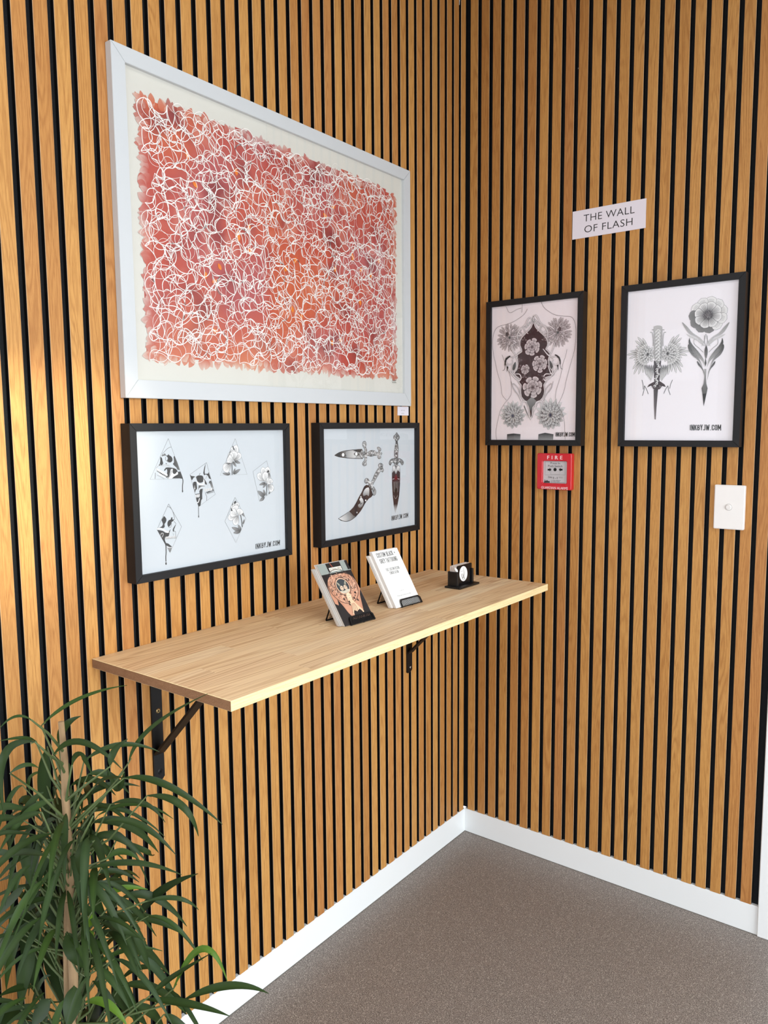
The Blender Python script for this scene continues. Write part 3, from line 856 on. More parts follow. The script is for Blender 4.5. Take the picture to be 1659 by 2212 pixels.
A_.poly(f((185, 600), (240, 605), (300, 590), (240, 625)), 70)
peony_side([((920, 930), (770, 800), .017, 130), ((900, 900), (870, 670), .016, 120), ((940, 900), (965, 665), .018, 130), ((940, 960), (905, 760), .020, 180), ((960, 1000), (1065, 1100), .018, 120), ((930, 960), (1020, 900), .018, 200), ((1000, 970), (1035, 890), .014, 200)],
           ((945, 970), (945, 1100), (940, 1195)), [((920, 960), (805, 1000), .006), ((930, 970), (875, 1055), .006), ((900, 1215), (775, 1110), .010), ((915, 1200), (885, 1085), .007), ((905, 1225), (815, 1295), .008), ((985, 1165), (1000, 1125), .004)],
           ((943, 555), (1077, 1092), (812, 1302), (690, 755)))
A_.poly(f((945, 770), (960, 735), (985, 730), (990, 770)), 60, 2); A_.grad(f((975, 780), (1000, 790), (1010, 860), (975, 900), (965, 830)), 90, 200, (0, -1), 2)
peony_side([((400, 1560), (230, 1610), .016, 140), ((420, 1560), (345, 1735), .018, 130), ((370, 1500), (300, 1370), .014, 110), ((390, 1440), (330, 1330), .012, 120), ((400, 1440), (400, 1320), .012, 130), ((380, 1500), (350, 1380), .020, 200), ((400, 1560), (275, 1480), .020, 190), ((430, 1560), (465, 1440), .020, 200)],
           ((460, 1540), (480, 1640), (492, 1775)), [((480, 1500), (535, 1580), .005), ((505, 1720), (535, 1630), .004), ((465, 1850), (300, 1780), .008), ((470, 1840), (415, 1730), .007), ((460, 1860), (330, 1880), .007)],
           ((360, 1228), (560, 1617), (378, 2062), (175, 1670)))
A_.poly(f((365, 1290), (385, 1320), (350, 1350), (340, 1330)), 60, 2); A_.poly(f((320, 1330), (325, 1360), (300, 1400)), 70); A_.poly(f((290, 1410), (320, 1480), (285, 1480)), 70)
q = f((737, 2178), (1183, 2103), (737, 2085))
A_.sign('INKBYJW.COM', q[0], q[1], q[2], 34)
A_.build('print', M['ink'], t)

# ------------------------------------------------------------------ dagger print
t, A_, wd, ht = picture_frame('framed_print', 'black framed print of three ornate daggers above the shelf', 'black framed tattoo flash prints', 'Y', -.749, -.3105, 1.094, 1.412, .0158, .030, .0085, M['black_frame'])
rect(A_, -.01, -.01, wd+.01, ht+.01, (200, 206, 211))
f = A_.T(660, 890, 6.381)
rr = random.Random(3)
def ornate(outline, n=26, base=150):
    """engraved metal: mid grey body with scroll highlights and dark pits"""
    pts = f(*outline); A_.poly(pts, base, 3)
    A_.line(pts, .0012, 45, 3, closed=True)
    xs = [p[0] for p in outline]; ys = [p[1] for p in outline]
    def inside(x, y):
        r = False; j = len(outline)-1
        for i in range(len(outline)):
            xi, yi = outline[i]; xj, yj = outline[j]
            if (yi > y) != (yj > y) and x < (xj-xi)*(y-yi)/(yj-yi)+xi: r = not r
            j = i
        return r
    c = 0; tr_ = 0
    while c < n and tr_ < 4000:
        tr_ += 1
        x, y = rr.uniform(min(xs), max(xs)), rr.uniform(min(ys), max(ys))
        if inside(x, y) and inside(x+9, y+9) and inside(x-9, y-9):
            c += 1; a = rr.uniform(0, 6.28)
            pts = f(*[(x+cos(a+k*.9)*(11-k*1.4), y+sin(a+k*.9)*(11-k*1.4)) for k in range(6)])
            A_.line(pts, .0012, rr.choice((238, 235, 60, 50, 40)), 2)
# horizontal dagger
A_.grad(f((400, 597), (460, 560), (540, 535), (660, 520), (780, 512), (770, 560), (740, 585), (770, 610), (790, 640), (680, 638), (560, 636), (460, 620)), 60, 190, (1, 0), 2)
A_.grad(f((560, 545), (680, 535), (690, 630), (570, 630)), 150, 215, (1, 0), 2)
A_.poly(f((400, 597), (470, 560), (500, 555), (500, 620), (460, 615)), 70, 2)
A_.poly(f((655, 530), (778, 515), (760, 560), (700, 545)), 60, 2)
A_.line(f((400, 597), (460, 560), (540, 535), (660, 520), (780, 512)), .0012, 60); A_.line(f((400, 597), (470, 620), (600, 636), (790, 642)), .0016, 50)
for (x, y) in ((518, 590), (700, 578)):
    A_.poly(f((x-35, y), (x-15, y-22), (x+20, y-20), (x+45, y+12), (x+10, y+28), (x-20, y+20)), 90, 3); A_.disc(f((x, y))[0], .0050, .0045, 248); A_.disc(f((x+2, y))[0], .0008, .0008, 90)
ornate([(740, 590), (780, 520), (800, 555), (815, 520), (785, 460), (790, 415), (825, 405), (838, 450), (830, 480), (845, 520), (850, 560), (900, 530), (950, 535), (990, 560), (1005, 530), (985, 495), (1010, 483), (1040, 510), (1035, 545), (1055, 570), (1035, 600), (1040, 630), (1010, 645), (990, 620), (1000, 600), (950, 600), (900, 612), (850, 600), (845, 650), (835, 690), (840, 730), (800, 742), (782, 710), (800, 680), (815, 650), (805, 620), (780, 640)], 60, 165)
# upright dagger
ornate([(1255, 282), (1275, 310), (1295, 340), (1290, 370), (1270, 395), (1270, 430), (1280, 500), (1275, 570), (1270, 640), (1230, 640), (1222, 560), (1230, 480), (1242, 430), (1240, 395), (1215, 370), (1213, 335), (1238, 310)], 45, 120)
ornate([(1225, 640), (1290, 640), (1335, 665), (1352, 700), (1335, 730), (1315, 715), (1300, 690), (1280, 700), (1265, 740), (1245, 790), (1225, 730), (1215, 700), (1190, 700), (1170, 735), (1150, 715), (1155, 680), (1180, 650)], 34, 130)
A_.poly(f((1200, 745), (1225, 735), (1245, 790), (1270, 735), (1300, 745), (1303, 850), (1300, 1000), (1290, 1150), (1265, 1290), (1236, 1390), (1215, 1280), (1200, 1150), (1193, 1000), (1190, 850)), (52, 36, 38), 0)
A_.grad(f((1203, 750), (1225, 740), (1245, 795), (1268, 740), (1298, 750), (1296, 830), (1270, 800), (1245, 860), (1220, 805), (1195, 840)), 235, 140, (0, -1))
A_.line(f((1198, 925), (1225, 915), (1245, 870), (1265, 915), (1292, 925)), .0014, 200); A_.poly(f((1222, 920), (1245, 850), (1268, 920), (1245, 935)), (96, 30, 34), 2)
for k in range(5): A_.line(f((1222+k*11, 960), (1219+k*12, 1040), (1226+k*9, 1110)), .0009, 190 if k % 2 else 120)
A_.poly(f((1232, 1060), (1245, 1040), (1258, 1060), (1256, 1120), (1245, 1160), (1234, 1120)), 20, 2)
A_.line(f((1215, 1150), (1240, 1195), (1270, 1150)), .0012, 150); A_.line(f((1215, 960), (1218, 1100)), .0010, 170); A_.line(f((1278, 960), (1272, 1100)), .0010, 150)
A_.grad(f((1213, 1270), (1268, 1270), (1236, 1390)), (52, 36, 38), 215, (0, -1)); A_.line(f((1213, 1270), (1236, 1390), (1268, 1270)), .0008, 60, 0)
# curved dagger
A_.poly(f((810, 1022), (870, 1010), (930, 1140), (870, 1195), (820, 1260), (770, 1350), (700, 1435), (620, 1490), (540, 1510), (450, 1470), (560, 1400), (660, 1310), (730, 1180), (780, 1090)), (58, 46, 46), 2)
A_.grad(f((450, 1470), (500, 1440), (560, 1400), (600, 1370), (660, 1430), (690, 1440), (620, 1490), (540, 1508)), 235, 90, (1, .3), 2)
A_.line(f((450, 1470), (500, 1440), (580, 1385)), .0010, 50); A_.line(f((450, 1470), (540, 1508), (620, 1492), (700, 1435)), .0014, 45)
A_.grad(f((790, 1120), (820, 1060), (870, 1040), (878, 1100), (870, 1160), (840, 1140), (800, 1160)), 225, 130, (0, -1), 2)
A_.grad(f((740, 1205), (770, 1180), (800, 1230), (780, 1300), (740, 1320), (722, 1280), (760, 1250)), 232, 120, (0, -1), 2)
A_.disc(f((828, 1218))[0], .0028, .0026, 240); A_.disc(f((762, 1170))[0], .0024, .0022, 235); A_.disc(f((708, 1385))[0], .0030, .0022, 170)
A_.line(f((745, 1230), (755, 1270), (780, 1250)), .0020, 30)
ornate([(1000, 730), (1030, 705), (1065, 725), (1060, 760), (1075, 800), (1060, 830), (1035, 815), (1000, 870), (960, 940), (925, 1010), (945, 1040), (970, 1090), (960, 1140), (930, 1148), (935, 1110), (910, 1060), (880, 1040), (870, 1000), (860, 975), (830, 985), (808, 955), (830, 915), (865, 925), (890, 970), (920, 930), (950, 860), (990, 790), (1010, 765)], 70, 160)
q = f((1182, 1497), (1412, 1450), (1182, 1435))
A_.sign('INKBYJW.COM', q[0], q[1], q[2], 44)
A_.build('print', M['ink'], t)

# ------------------------------------------------------------------ back piece print (right wall, left frame)
t, A_, wd, ht = picture_frame('framed_print', 'black framed back-piece print of roses in an ornate arch, above the fire alarm', 'black framed tattoo flash prints', 'X', .0895, .4115, 1.340, 1.7872, .0172, .030, .0085, M['black_frame'])
PAPER = (244, 234, 237)
rect(A_, -.01, -.01, wd+.01, ht+.01, PAPER)
f = A_.T(1040, 620, 6.321)
IN = (70, 60, 62)
random.seed(21)
def chrys(c, R, n0=26, ct=214, cb=120, out=95, squash=1.0, rings=5, core=90, lw=.0005):
    for k in range(rings):
        r = R*(.62-.13*k); L = R*(.42-.03*k)
        A_.ring(c, max(r, R*.03), max(7, int(n0*(1-.15*k))), L, L*.34, a0=k*.3, sq=squash, ct=ct, cb=tuple(max(0, q_-k*8) for q_ in cb) if isinstance(cb, tuple) else cb-k*8, out=out, lw=lw, p=1.25)
    A_.disc(c, R*.10, R*.10*squash, core)
for cx, cy, sq in ((385, 690, 1), (1045, 620, 1)):
    c = f((cx, cy))[0]
    chrys(c, .043, 26, ct=(205, 194, 196), cb=(120, 108, 110), out=(100, 88, 90))
    A_.disc(f((350 if cx < 600 else 1070, 645 if cx < 600 else 575))[0], .0055, .0065, (90, 80, 82))
def dahlia(c, R):
    for k in range(6):
        r = R*(.60-.11*k)
        A_.ring(c, max(r, R*.02), 15-k, R*(.46-.03*k), R*(.25-.015*k), a0=k*.37, ct=226, cb=(58, 52, 56), out=(60, 54, 58), lw=.0006, p=1.0, veins=2 if k < 2 else 0)
    A_.disc(c, R*.09, R*.11, (70, 70, 90))
A_.grad(f((350, 2085), (352, 2010), (440, 2000), (535, 2010), (530, 2085)), 40, 150, (0, -1)); A_.grad(f((775, 2085), (780, 2010), (870, 1990), (985, 2010), (980, 2085)), 40, 150, (0, -1))
for cx, cy, R in ((430, 1760, .038), (945, 1750, .042)):
    for k in range(9):
        a = pi*(.02+.96*k/8) if True else 0
        c = f((cx, cy))[0]
        A_.petal((c[0]+cos(a)*R*.5, c[1]+sin(a)*R*.5), a, R*.75, R*.30, ct=222, cb=180, out=150, lw=.0005, p=.7)
    dahlia(f((cx, cy))[0], R)
# body contour drawn in one thin line
for pts in ([(335, 265), (355, 300), (370, 335), (400, 352), (440, 335), (490, 305), (550, 290)], [(560, 235), (558, 300), (553, 350)],
            [(632, 298), (590, 370), (520, 425), (430, 480), (330, 515), (240, 540), (190, 590), (162, 680), (155, 800), (170, 930), (195, 1040), (225, 1180), (262, 1300), (275, 1400), (290, 1480), (345, 1545)],
            [(285, 925), (320, 1020), (365, 1120), (395, 1220), (410, 1340), (412, 1440), (385, 1510), (320, 1590), (260, 1690), (235, 1790), (215, 1880), (200, 1980), (210, 2085)],
            [(820, 205), (850, 270), (910, 325), (1010, 380), (1120, 398), (1220, 405), (1265, 450), (1290, 540), (1292, 680), (1280, 820), (1255, 930), (1220, 1050), (1185, 1180), (1155, 1300), (1135, 1400), (1095, 1510), (1055, 1590)],
            [(1172, 850), (1150, 950), (1115, 1050), (1090, 1180), (1060, 1290), (1030, 1390), (1015, 1470), (1020, 1560), (1060, 1650), (1110, 1740), (1135, 1840), (1140, 1960), (1145, 2085)]):
    A_.line(f(*pts), .0008, IN)
SHAPE = [(712, 490), (735, 550), (790, 610), (850, 665), (895, 730), (900, 800), (875, 850), (930, 905), (915, 1000), (925, 1080), (965, 1150), (985, 1190), (930, 1215), (870, 1235), (880, 1290), (848, 1335), (860, 1420), (835, 1510), (770, 1570), (700, 1640), (690, 1740), (675, 1780), (655, 1640), (610, 1560), (555, 1500), (545, 1400), (552, 1340), (515, 1290), (530, 1250), (455, 1190), (490, 1130), (508, 1050), (500, 960), (505, 910), (562, 872), (535, 800), (540, 730), (580, 670), (640, 610), (690, 550)]
S_ = f(*SHAPE)
A_.line(S_, .0085, (80, 66, 68), 2, closed=True); A_.line(S_, .0072, (228, 220, 222), 2, closed=True); A_.line(S_, .0038, (96, 82, 84), 2, closed=True); A_.line(S_, .0028, (232, 224, 226), 2, closed=True)
A_.poly(S_, (58, 38, 42), 2)
A_.line(f((640, 1790), (585, 1620), (672, 1805), (760, 1610)), .0045, (228, 222, 222), 0); A_.line(f((585, 1620), (672, 1820), (765, 1605)), .0009, 60, 0)
# scrollwork either side of the arch
def scroll(*pts, w_=.0032):
    for mx in (0, 1):
        q = f(*[((1405-x)+(0 if y < 900 else -25*(y-900)/900) if mx else x, y-(35 if mx and y < 900 else 0)) for x, y in pts])
        A_.line(q, w_+.0012, (84, 72, 74), 4, taper=.4); A_.line(q, w_, (232, 224, 226), 4, taper=.4)
scroll((640, 640), (600, 600), (560, 560), (520, 580), (515, 625), (550, 650), (590, 635), (590, 600))
scroll((700, 440), (660, 420), (630, 460), (600, 520), (560, 545)); scroll((690, 470), (655, 500), (620, 545), (590, 560))
scroll((500, 720), (495, 650), (520, 600), (560, 560)); scroll((470, 760), (410, 800), (420, 860), (450, 900), (475, 950), (490, 1010))
scroll((560, 880), (500, 920), (450, 950), (400, 960)); scroll((440, 980), (390, 945), (340, 975), (345, 1040), (390, 1060), (430, 1030), (415, 990))
scroll((430, 1060), (420, 1130), (440, 1190), (470, 1120), (490, 1070)); scroll((350, 1050), (360, 1110), (420, 1190), (470, 1250), (520, 1290))
scroll((455, 1190), (520, 1190), (545, 1240), (520, 1280), (490, 1250)); scroll((540, 1500), (520, 1440), (500, 1380), (440, 1320), (430, 1370), (470, 1440), w_=.0016)
scroll((640, 1660), (640, 1590), (600, 1560), (560, 1570), (545, 1620), w_=.004); scroll((410, 1290), (440, 1380), (500, 1470), (540, 1560), w_=.0012)
for sx in (0, 1):
    g_ = lambda *p: f(*[((1412-x-8) if sx else x, y-(20 if sx else 0)) for x, y in p])
    A_.poly(g_((385, 940), (330, 980), (318, 1060), (330, 1080), (345, 1000), (400, 950)), 40, 2)
    A_.line(g_((330, 1060), (315, 1130), (292, 1140)), .0012, 50); A_.poly(g_((350, 1080), (372, 1090), (350, 1165)), 40)
    A_.poly(g_((440, 1060), (470, 1020), (470, 1090), (445, 1140), (425, 1110)), 84, 2)
A_.line(f((712, 490), (700, 440), (712, 398), (726, 440), (712, 490)), .0010, 90)
for k in range(4):
    for sg_ in (-1, 1): A_.petal(f((712+sg_*(18+k*24), 480+k*26))[0], pi/2+sg_*(-.25-.2*k), .0085, .004, ct=226, cb=190, out=100, lw=.0005)
def rose(c, R, dk=(92, 76, 80)):
    A_.ring(c, R*.45, 7, R*.62, R*.70, a0=.3, ct=(228, 216, 218), cb=dk, out=(80, 66, 70), lw=.0005, p=1.6, veins=2)
    A_.ring(c, R*.22, 6, R*.52, R*.58, a0=.7, ct=(222, 210, 212), cb=dk, out=(84, 70, 74), lw=.0005, p=1.6)
    A_.ring(c, R*.05, 5, R*.36, R*.38, a0=.1, ct=(206, 192, 194), cb=(76, 62, 66), out=(80, 66, 70), lw=.0004, p=1.6)
    A_.disc(c, R*.09, R*.09, (90, 74, 76))
for (x, y) in ((590, 720), (530, 990), (540, 1100), (860, 720), (840, 1240), (590, 1230)):
    for a in (0.4, 2.2, 3.8): A_.petal(f((x, y))[0], a+x, .010, .005, ct=(150, 134, 136), cb=(70, 52, 54), out=(40, 30, 32), lw=.0004)
rose(f((695, 820))[0], .0250); rose(f((800, 1050))[0], .0245); rose(f((600, 1125))[0], .0140); rose(f((705, 1370))[0], .0310)
A_.grad(f((620, 1560), (690, 1500), (760, 1560), (700, 1640), (680, 1700)), 90, 150, (0, 1))
q = f((1015, 2040), (1277, 2040), (1015, 1985))
A_.sign('INKBYJW.COM', q[0], q[1], q[2], 34)
A_.build('print', M['ink'], t)

# ------------------------------------------------------------------ flower dagger print (right wall, right frame)
t, A_, wd, ht = picture_frame('framed_print', 'black framed print of a flower dagger and twin chrysanthemums, above the light switch', 'black framed tattoo flash prints', 'X', .5235, .8485, 1.340, 1.7872, .0172, .030, .0085, M['black_frame'])
rect(A_, -.01, -.01, wd+.01, ht+.01, (246, 243, 248))
f = A_.T(1320, 580, 5.53)
random.seed(8)
# twin chrysanthemums around an engraved hilt
c1_, c2_ = f((435, 1030))[0], f((680, 1020))[0]
for (c, s0) in ((c1_, -1), (c2_, 1)):
    for k in range(15):      # long curling ray petals on the outer side
        a = (pi/2+.15+k*.20) if s0 < 0 else (pi/2-.15-k*.20)
        L = .036+.010*sin(k*1.3); L += .014*max(0, k-9)/5
        r = .012
        A_.petal((c[0]+cos(a)*r, c[1]+sin(a)*r), a, L, .0062, ct=236, cb=70, out=50, lw=.0007, p=1.3, bend=-s0*.22)
    for k in range(16):
        a = (pi/2+.1+k*.19) if s0 < 0 else (pi/2-.1-k*.19)
        A_.petal((c[0]+cos(a)*.008, c[1]+sin(a)*.008), a, .024, .0065, ct=236, cb=60, out=55, lw=.0006, p=1.3, bend=-s0*.1)
    for (r, n, L) in ((.011, 13, .012), (.006, 11, .011), (.001, 8, .010)):
        A_.ring(c, r, n, L, L*.55, a0=r*90, ct=236, cb=110, out=60, lw=.0006, p=1.3)
    A_.disc((c[0]+s0*-.001, c[1]+.001), .0030, .0042, 60)
for k in range(5):           # drooping petals beside the blade
    for s0 in (-1, 1):
        b_ = f((545+s0*(40+k*22), 1150))[0]
        A_.petal(b_, -pi/2-s0*.06*k+s0*.02, .046-.004*k, .0055, ct=232, cb=60, out=55, lw=.0006, p=1.1, bend=s0*.12)
for s0, xs in ((-1, ((400, 1400, 375, 1520), (400, 1400, 445, 1500), (370, 1330, 385, 1445))), (1, ((680, 1400, 708, 1510), (680, 1400, 630, 1495), (735, 1330, 700, 1435)))):
    for (a, b, c, d) in xs: A_.line(f((a, b), ((a+c)/2-5*s0, (b+d)/2), (c, d)), .0014, 60)
A_.poly(f((430, 1420), (455, 1385), (500, 1360), (545, 1340), (590, 1350), (640, 1385), (655, 1415), (610, 1405), (585, 1440), (545, 1450), (505, 1440), (480, 1400)), (50, 30, 34), 0)
for k in range(8): A_.line(f((545, 1370), (470+k*22, 1430)), .0006, 190, 0)
A_.poly(f((513, 1100), (600, 1100), (585, 1240), (575, 1420), (520, 1420), (512, 1240)), (46, 34, 38))
for k in range(10):
    x, y = 560+12*sin(k*1.9)-k*3, 1150+k*28
    A_.line(f((x-12, y), (x+8, y-12), (x+14, y+6), (x-2, y+12)), .0022, 235, 2)
A_.grad(f((510, 1445), (562, 1440), (545, 1640), (534, 1805), (520, 1800), (512, 1640)), (120, 110, 112), (30, 24, 26), (1, .2))
A_.grad(f((508, 720), (520, 690), (560, 680), (605, 690), (615, 730), (612, 900), (600, 1080), (555, 1145), (520, 1080), (510, 900)), 150, 190, (0, 1), 2)
for k in range(9):
    y = 740+k*42
    A_.line(f((540, y+20), (560, y-10), (585, y+5), (575, y+25), (560, y+15)), .0020, 236, 3); A_.line(f((525, y+30), (540, y+5)), .0016, 225, 0)
for s0 in (-1, 1):
    for (dx, y0, y1) in ((40, 830, 740), (60, 850, 770)):
        A_.line(f((562+s0*dx, y0+80), (562+s0*dx, y0), (562+s0*(dx+10), y1), (562+s0*(dx+35), y1-6)), .0022, 70); A_.line(f((562+s0*dx, y0+80), (562+s0*dx, y0), (562+s0*(dx+10), y1), (562+s0*(dx+35), y1-6)), .0010, 230)
# anemone with tapering dagger stem
c = f((1160, 555))[0]
dk = {5: 90, 6: 70, 7: 110, 4: 120}
for k in range(11):
    a = .25+k*2*pi/11
    A_.petal((c[0]+cos(a)*.012, c[1]+sin(a)*.010), a, .038, .028, ct=238 if not (2.6 < a < 4.9) else 130, cb=190 if not (2.6 < a < 4.9) else 60, out=110, lw=.0006, p=1.9, veins=4)
for k in range(8):
    a = .5+k*2*pi/8
    A_.petal((c[0]+cos(a)*.007, c[1]+sin(a)*.006), a, .029, .024, ct=240, cb=(70, 68, 72), out=70, lw=.0007, p=1.9, veins=3)
for k in range(42):
    a = k*2*pi/42; A_.line([(c[0]+cos(a)*.006, c[1]+sin(a)*.006), (c[0]+cos(a)*random.uniform(.011, .0145), c[1]+sin(a)*random.uniform(.011, .0145))], .0008, 60, 0)
A_.disc(c, .0115, .0110, (84, 80, 84), 24)
for k in range(60):
    a, r = random.uniform(0, 6.28), random.uniform(0, .011)
    A_.disc((c[0]+cos(a)*r, c[1]+sin(a)*r), .0007, .0007, random.choice((40, 190, 150)), 6)
A_.disc(c, .0040, .0040, (110, 106, 110)); A_.line([(c[0]+cos(k*.7)*.0035, c[1]+sin(k*.7)*.0035) for k in range(9)], .0006, 60)
def both(fn, *pts, **k):
    for s0 in (1, -1):
        fn(f(*[(1135+s0*(x-1135)+(0 if s0 > 0 else (y-900)*.02), y) for x, y in pts]), **k)
gshade = lambda pts, c0=60, c1=200, d=(0, -1): A_.grad(pts, c0, c1, d, 3)
both(lambda p: A_.grad(p, 150, 205, (0, -1), 3), (1415, 640), (1350, 700), (1290, 770), (1200, 830), (1150, 900), (1230, 830), (1330, 780), (1390, 700))
both(lambda p: A_.grad(p, 190, 215, (0, 1), 3), (1365, 780), (1270, 820), (1190, 870), (1155, 930), (1240, 860), (1330, 815))
both(lambda p: A_.grad(p, 46, 205, (0, -1), 3), (1328, 828), (1342, 880), (1320, 960), (1250, 1040), (1180, 1110), (1150, 1180), (1170, 1080), (1230, 990), (1290, 920), (1320, 870))
both(lambda p: A_.grad(p, 60, 190, (0, -1), 3), (1340, 905), (1350, 950), (1310, 1030), (1230, 1100), (1180, 1190), (1220, 1080), (1300, 990))
both(lambda p: A_.line(p, .0012, 150), (1275, 840), (1275, 900), (1220, 950), (1170, 1000))
both(lambda p: A_.grad(p, 60, 200, (0, -1), 3), (1245, 1105), (1235, 1150), (1180, 1220), (1150, 1340), (1165, 1230), (1200, 1160))
both(lambda p: A_.line(p, .0010, 170), (1135, 780), (1150, 850), (1185, 930)); both(lambda p: A_.line(p, .0011, 120), (1150, 800), (1152, 870), (1140, 930))
A_.grad(f((1138, 920), (1155, 970), (1152, 1030), (1135, 1080), (1118, 1030), (1118, 970)), 130, 60, (0, 1), 2)
A_.poly(f((1132, 1060), (1140, 1130), (1130, 1170), (1120, 1130)), 60)
A_.grad(f((1115, 1200), (1140, 1200), (1135, 1300), (1140, 1380), (1155, 1430), (1145, 1480), (1108, 1645), (1090, 1480), (1082, 1430), (1105, 1380), (1115, 1300)), 180, 24, (0, -1), 0)
A_.poly(f((1095, 1500), (1140, 1490), (1108, 1645)), 26)
q = f((943, 1932), (1313, 1932), (943, 1868))
A_.sign('INKBYJW.COM', q[0], q[1], q[2], 28)
A_.build('print', M['ink'], t)

# ------------------------------------------------------------------ cards, alarm, switch
def sheet_on_wall(name, label, cat, P, n, ex, w_, h_, th, fill):
    t = thing(name, label, cat, Vector(P))
    bm = bmesh.new(); P = Vector(P); n = Vector(n); ex = Vector(ex)
    prism(bm, [P+n*.0003, P+ex*w_+n*.0003, P+ex*w_+Vector((0, 0, h_))+n*.0003, P+Vector((0, 0, h_))+n*.0003], n*th)
    obj('card', bm, M[fill], t)
    a = Art(P+n*(th+.0003), n, ex)
    return t, a
M['lilac_card'] = plain('white_sign_card', (232, 226, 234), .5)
t, A_ = sheet_on_wall('wall_sign', 'white card sign reading THE WALL OF FLASH above the two right frames', 'sign', (.3615, 0, 1.942), (0, -1, 0), (1, 0, 0), .2155, .079, .0012, 'lilac_card')
f = A_.T(1220, 420, 8.295)
q = f((375, 487), (1252, 333), (335, 370)); q2 = f((402, 690), (1210, 553), (402, 563))
q = f((372, 487), (1250, 333), (372, 368))
A_.text('THE WALL', (q[0][0]-.006, q[0][1]), (q[1][0], q[0][1]), (q[0][0]-.006, q[0][1]+.0195), 52, -.004, 1.05)
b_ = f((350, 690))[0]; e_ = f((1212, 550))[0]
A_.text('OF FLASH', (b_[0], b_[1]), (e_[0], b_[1]), (b_[0], b_[1]+.0195), 52, -.004, 1.05)
A_.build('lettering', M['ink'], t)
t, A_ = sheet_on_wall('price_label', 'tiny white price label tucked under the white frame\'s right corner', 'label', (0, -.3805, 1.4335), (1, 0, 0), (0, 1, 0), .0545, .0255, .0008, 'lilac_card')
f = A_.T(840, 810, 23.28)
for body, x0, x1, y0, y1 in (('ND 50', 610, 795, 1810, 1750), ('$550', 640, 768, 1965, 1905)):
    q = f((x0, y0), (x1, y0), (x0, y1)); A_.text(body, q[0], (q[1][0], q[0][1]), (q[0][0], q[2][1]), 150)
A_.build('lettering', M['ink'], t)

# fire call point
M['alarm_red'] = plain('alarm_red', (206, 22, 38), .3, spec=.5, coat=.3)
M['alarm_grey'] = plain('alarm_grey', (196, 192, 194), .4)
t = thing('fire_alarm', 'red break-glass fire alarm call point on the right wall', 'fire alarm', (.323, -.0003, 1.207))
bm = bmesh.new()
fx0, fx1, fz0, fz1, fd = .2665, .3795, 1.2065, 1.3165, .0185
cx0, cx1, cz0, cz1 = .2775, .3560, 1.2225, 1.2935     # recessed window
cx0, cx1 = .2785, .3555
f = Art((fx0, -fd, fz0), (0, -1, 0), (1, 0, 0)).T(1140, 960, 13.825)
wq = f((440, 490), (1165, 490), (1165, 1180), (440, 1180))
cx0, cx1 = fx0+wq[0][0], fx0+wq[1][0]; cz1, cz0 = fz0+wq[0][1], fz0+wq[2][1]
box(bm, fx0, cx0, -fd, -.0003, fz0, fz1); box(bm, cx1, fx1, -fd, -.0003, fz0, fz1)
box(bm, cx0, cx1, -fd, -.0003, fz0, cz0); box(bm, cx0, cx1, -fd, -.0003, cz1, fz1)
bmesh.ops.remove_doubles(bm, verts=bm.verts, dist=1e-6)
bm.free(); bm = bmesh.new()
def ringface(bm, o, i, y0, y1):
    O = [(o[0], o[2]), (o[1], o[2]), (o[1], o[3]), (o[0], o[3])]; I = [(i[0], i[2]), (i[1], i[2]), (i[1], i[3]), (i[0], i[3])]
    vs = [[bm.verts.new((x, y, z)) for x, z in L] for L, y in ((O, y1), (O, y0), (I, y0), (I, y1))]
    for r in range(4):
        A2, B2 = vs[r], vs[(r+1) % 4]
        for k in range(4): bm.faces.new((A2[k], A2[(k+1) % 4], B2[(k+1) % 4], B2[k]))
ringface(bm, (fx0, fx1, fz0, fz1), (cx0, cx1, cz0, cz1), -fd, -.0003)
bmesh.ops.recalc_face_normals(bm, faces=bm.faces)
bmesh.ops.bevel(bm, geom=[e for e in bm.edges if e.verts[0].co.y < -.01 or e.verts[1].co.y < -.01], offset=.002, segments=3, affect='EDGES')
obj('housing', bm, M['alarm_red'], t, smooth=False)
bm = bmesh.new(); box(bm, cx0-.001, cx1+.001, -fd+.0065, -.001, cz0-.001, cz1+.001)
obj('call_plate', bm, M['alarm_grey'], t)
A_ = Art((fx0, -fd-.0003, fz0), (0, -1, 0), (1, 0, 0)); f = A_.T(1140, 960, 13.825)
for body, x0, x1, yb, yt, bd, tk in (('FIRE', 583, 1035, 440, 335, .03, 1.75), ('GUARDIAN ALARMS', 402, 1195, 1318, 1245, .015, 1.0)):
    q = f((x0, yb), (x1, yb), (x0, yt)); A_.text(body, q[0], (q[1][0], q[0][1]), (q[0][0], q[2][1]), (246, 226, 226), bd, tk); A_.build('lettering', M['ink'], t); A_ = Art((fx0, -fd-.0003, fz0), (0, -1, 0), (1, 0, 0))
A_ = Art((fx0, -fd+.0061, fz0), (0, -1, 0), (1, 0, 0)); f = A_.T(1140, 960, 13.825)
rq = f((520, 515), (1115, 515), (1115, 912), (520, 912)); A_.line(rq, .0007, 110, 0, closed=True)
A_.line(f((680, 890), (720, 680), (930, 690), (960, 890)), .0010, 170, 0, closed=True)
for body, x0, x1, yb, yt, cc in (('Press In', 680, 965, 585, 528, 60), ('Push Switch', 610, 1035, 668, 612, 70), ('DIAL', 610, 745, 1005, 950, 60), ('1-1', 765, 885, 1030, 965, 60), ('111', 935, 1025, 1012, 958, 60), ('TO TEST OPERATE', 695, 980, 1085, 1060, 90), ('BY TURN CLEAR', 695, 950, 1117, 1093, 90), ('FOR MORE INFORMATION', 685, 1100, 1150, 1125, 90)):
    q = f((x0, yb), (x1, yb), (x0, yt)); A_.text(body, q[0], (q[1][0], q[0][1]), (q[0][0], q[2][1]), cc)
A_.disc(f((815, 752))[0], .0052, .0052, 26, 24)
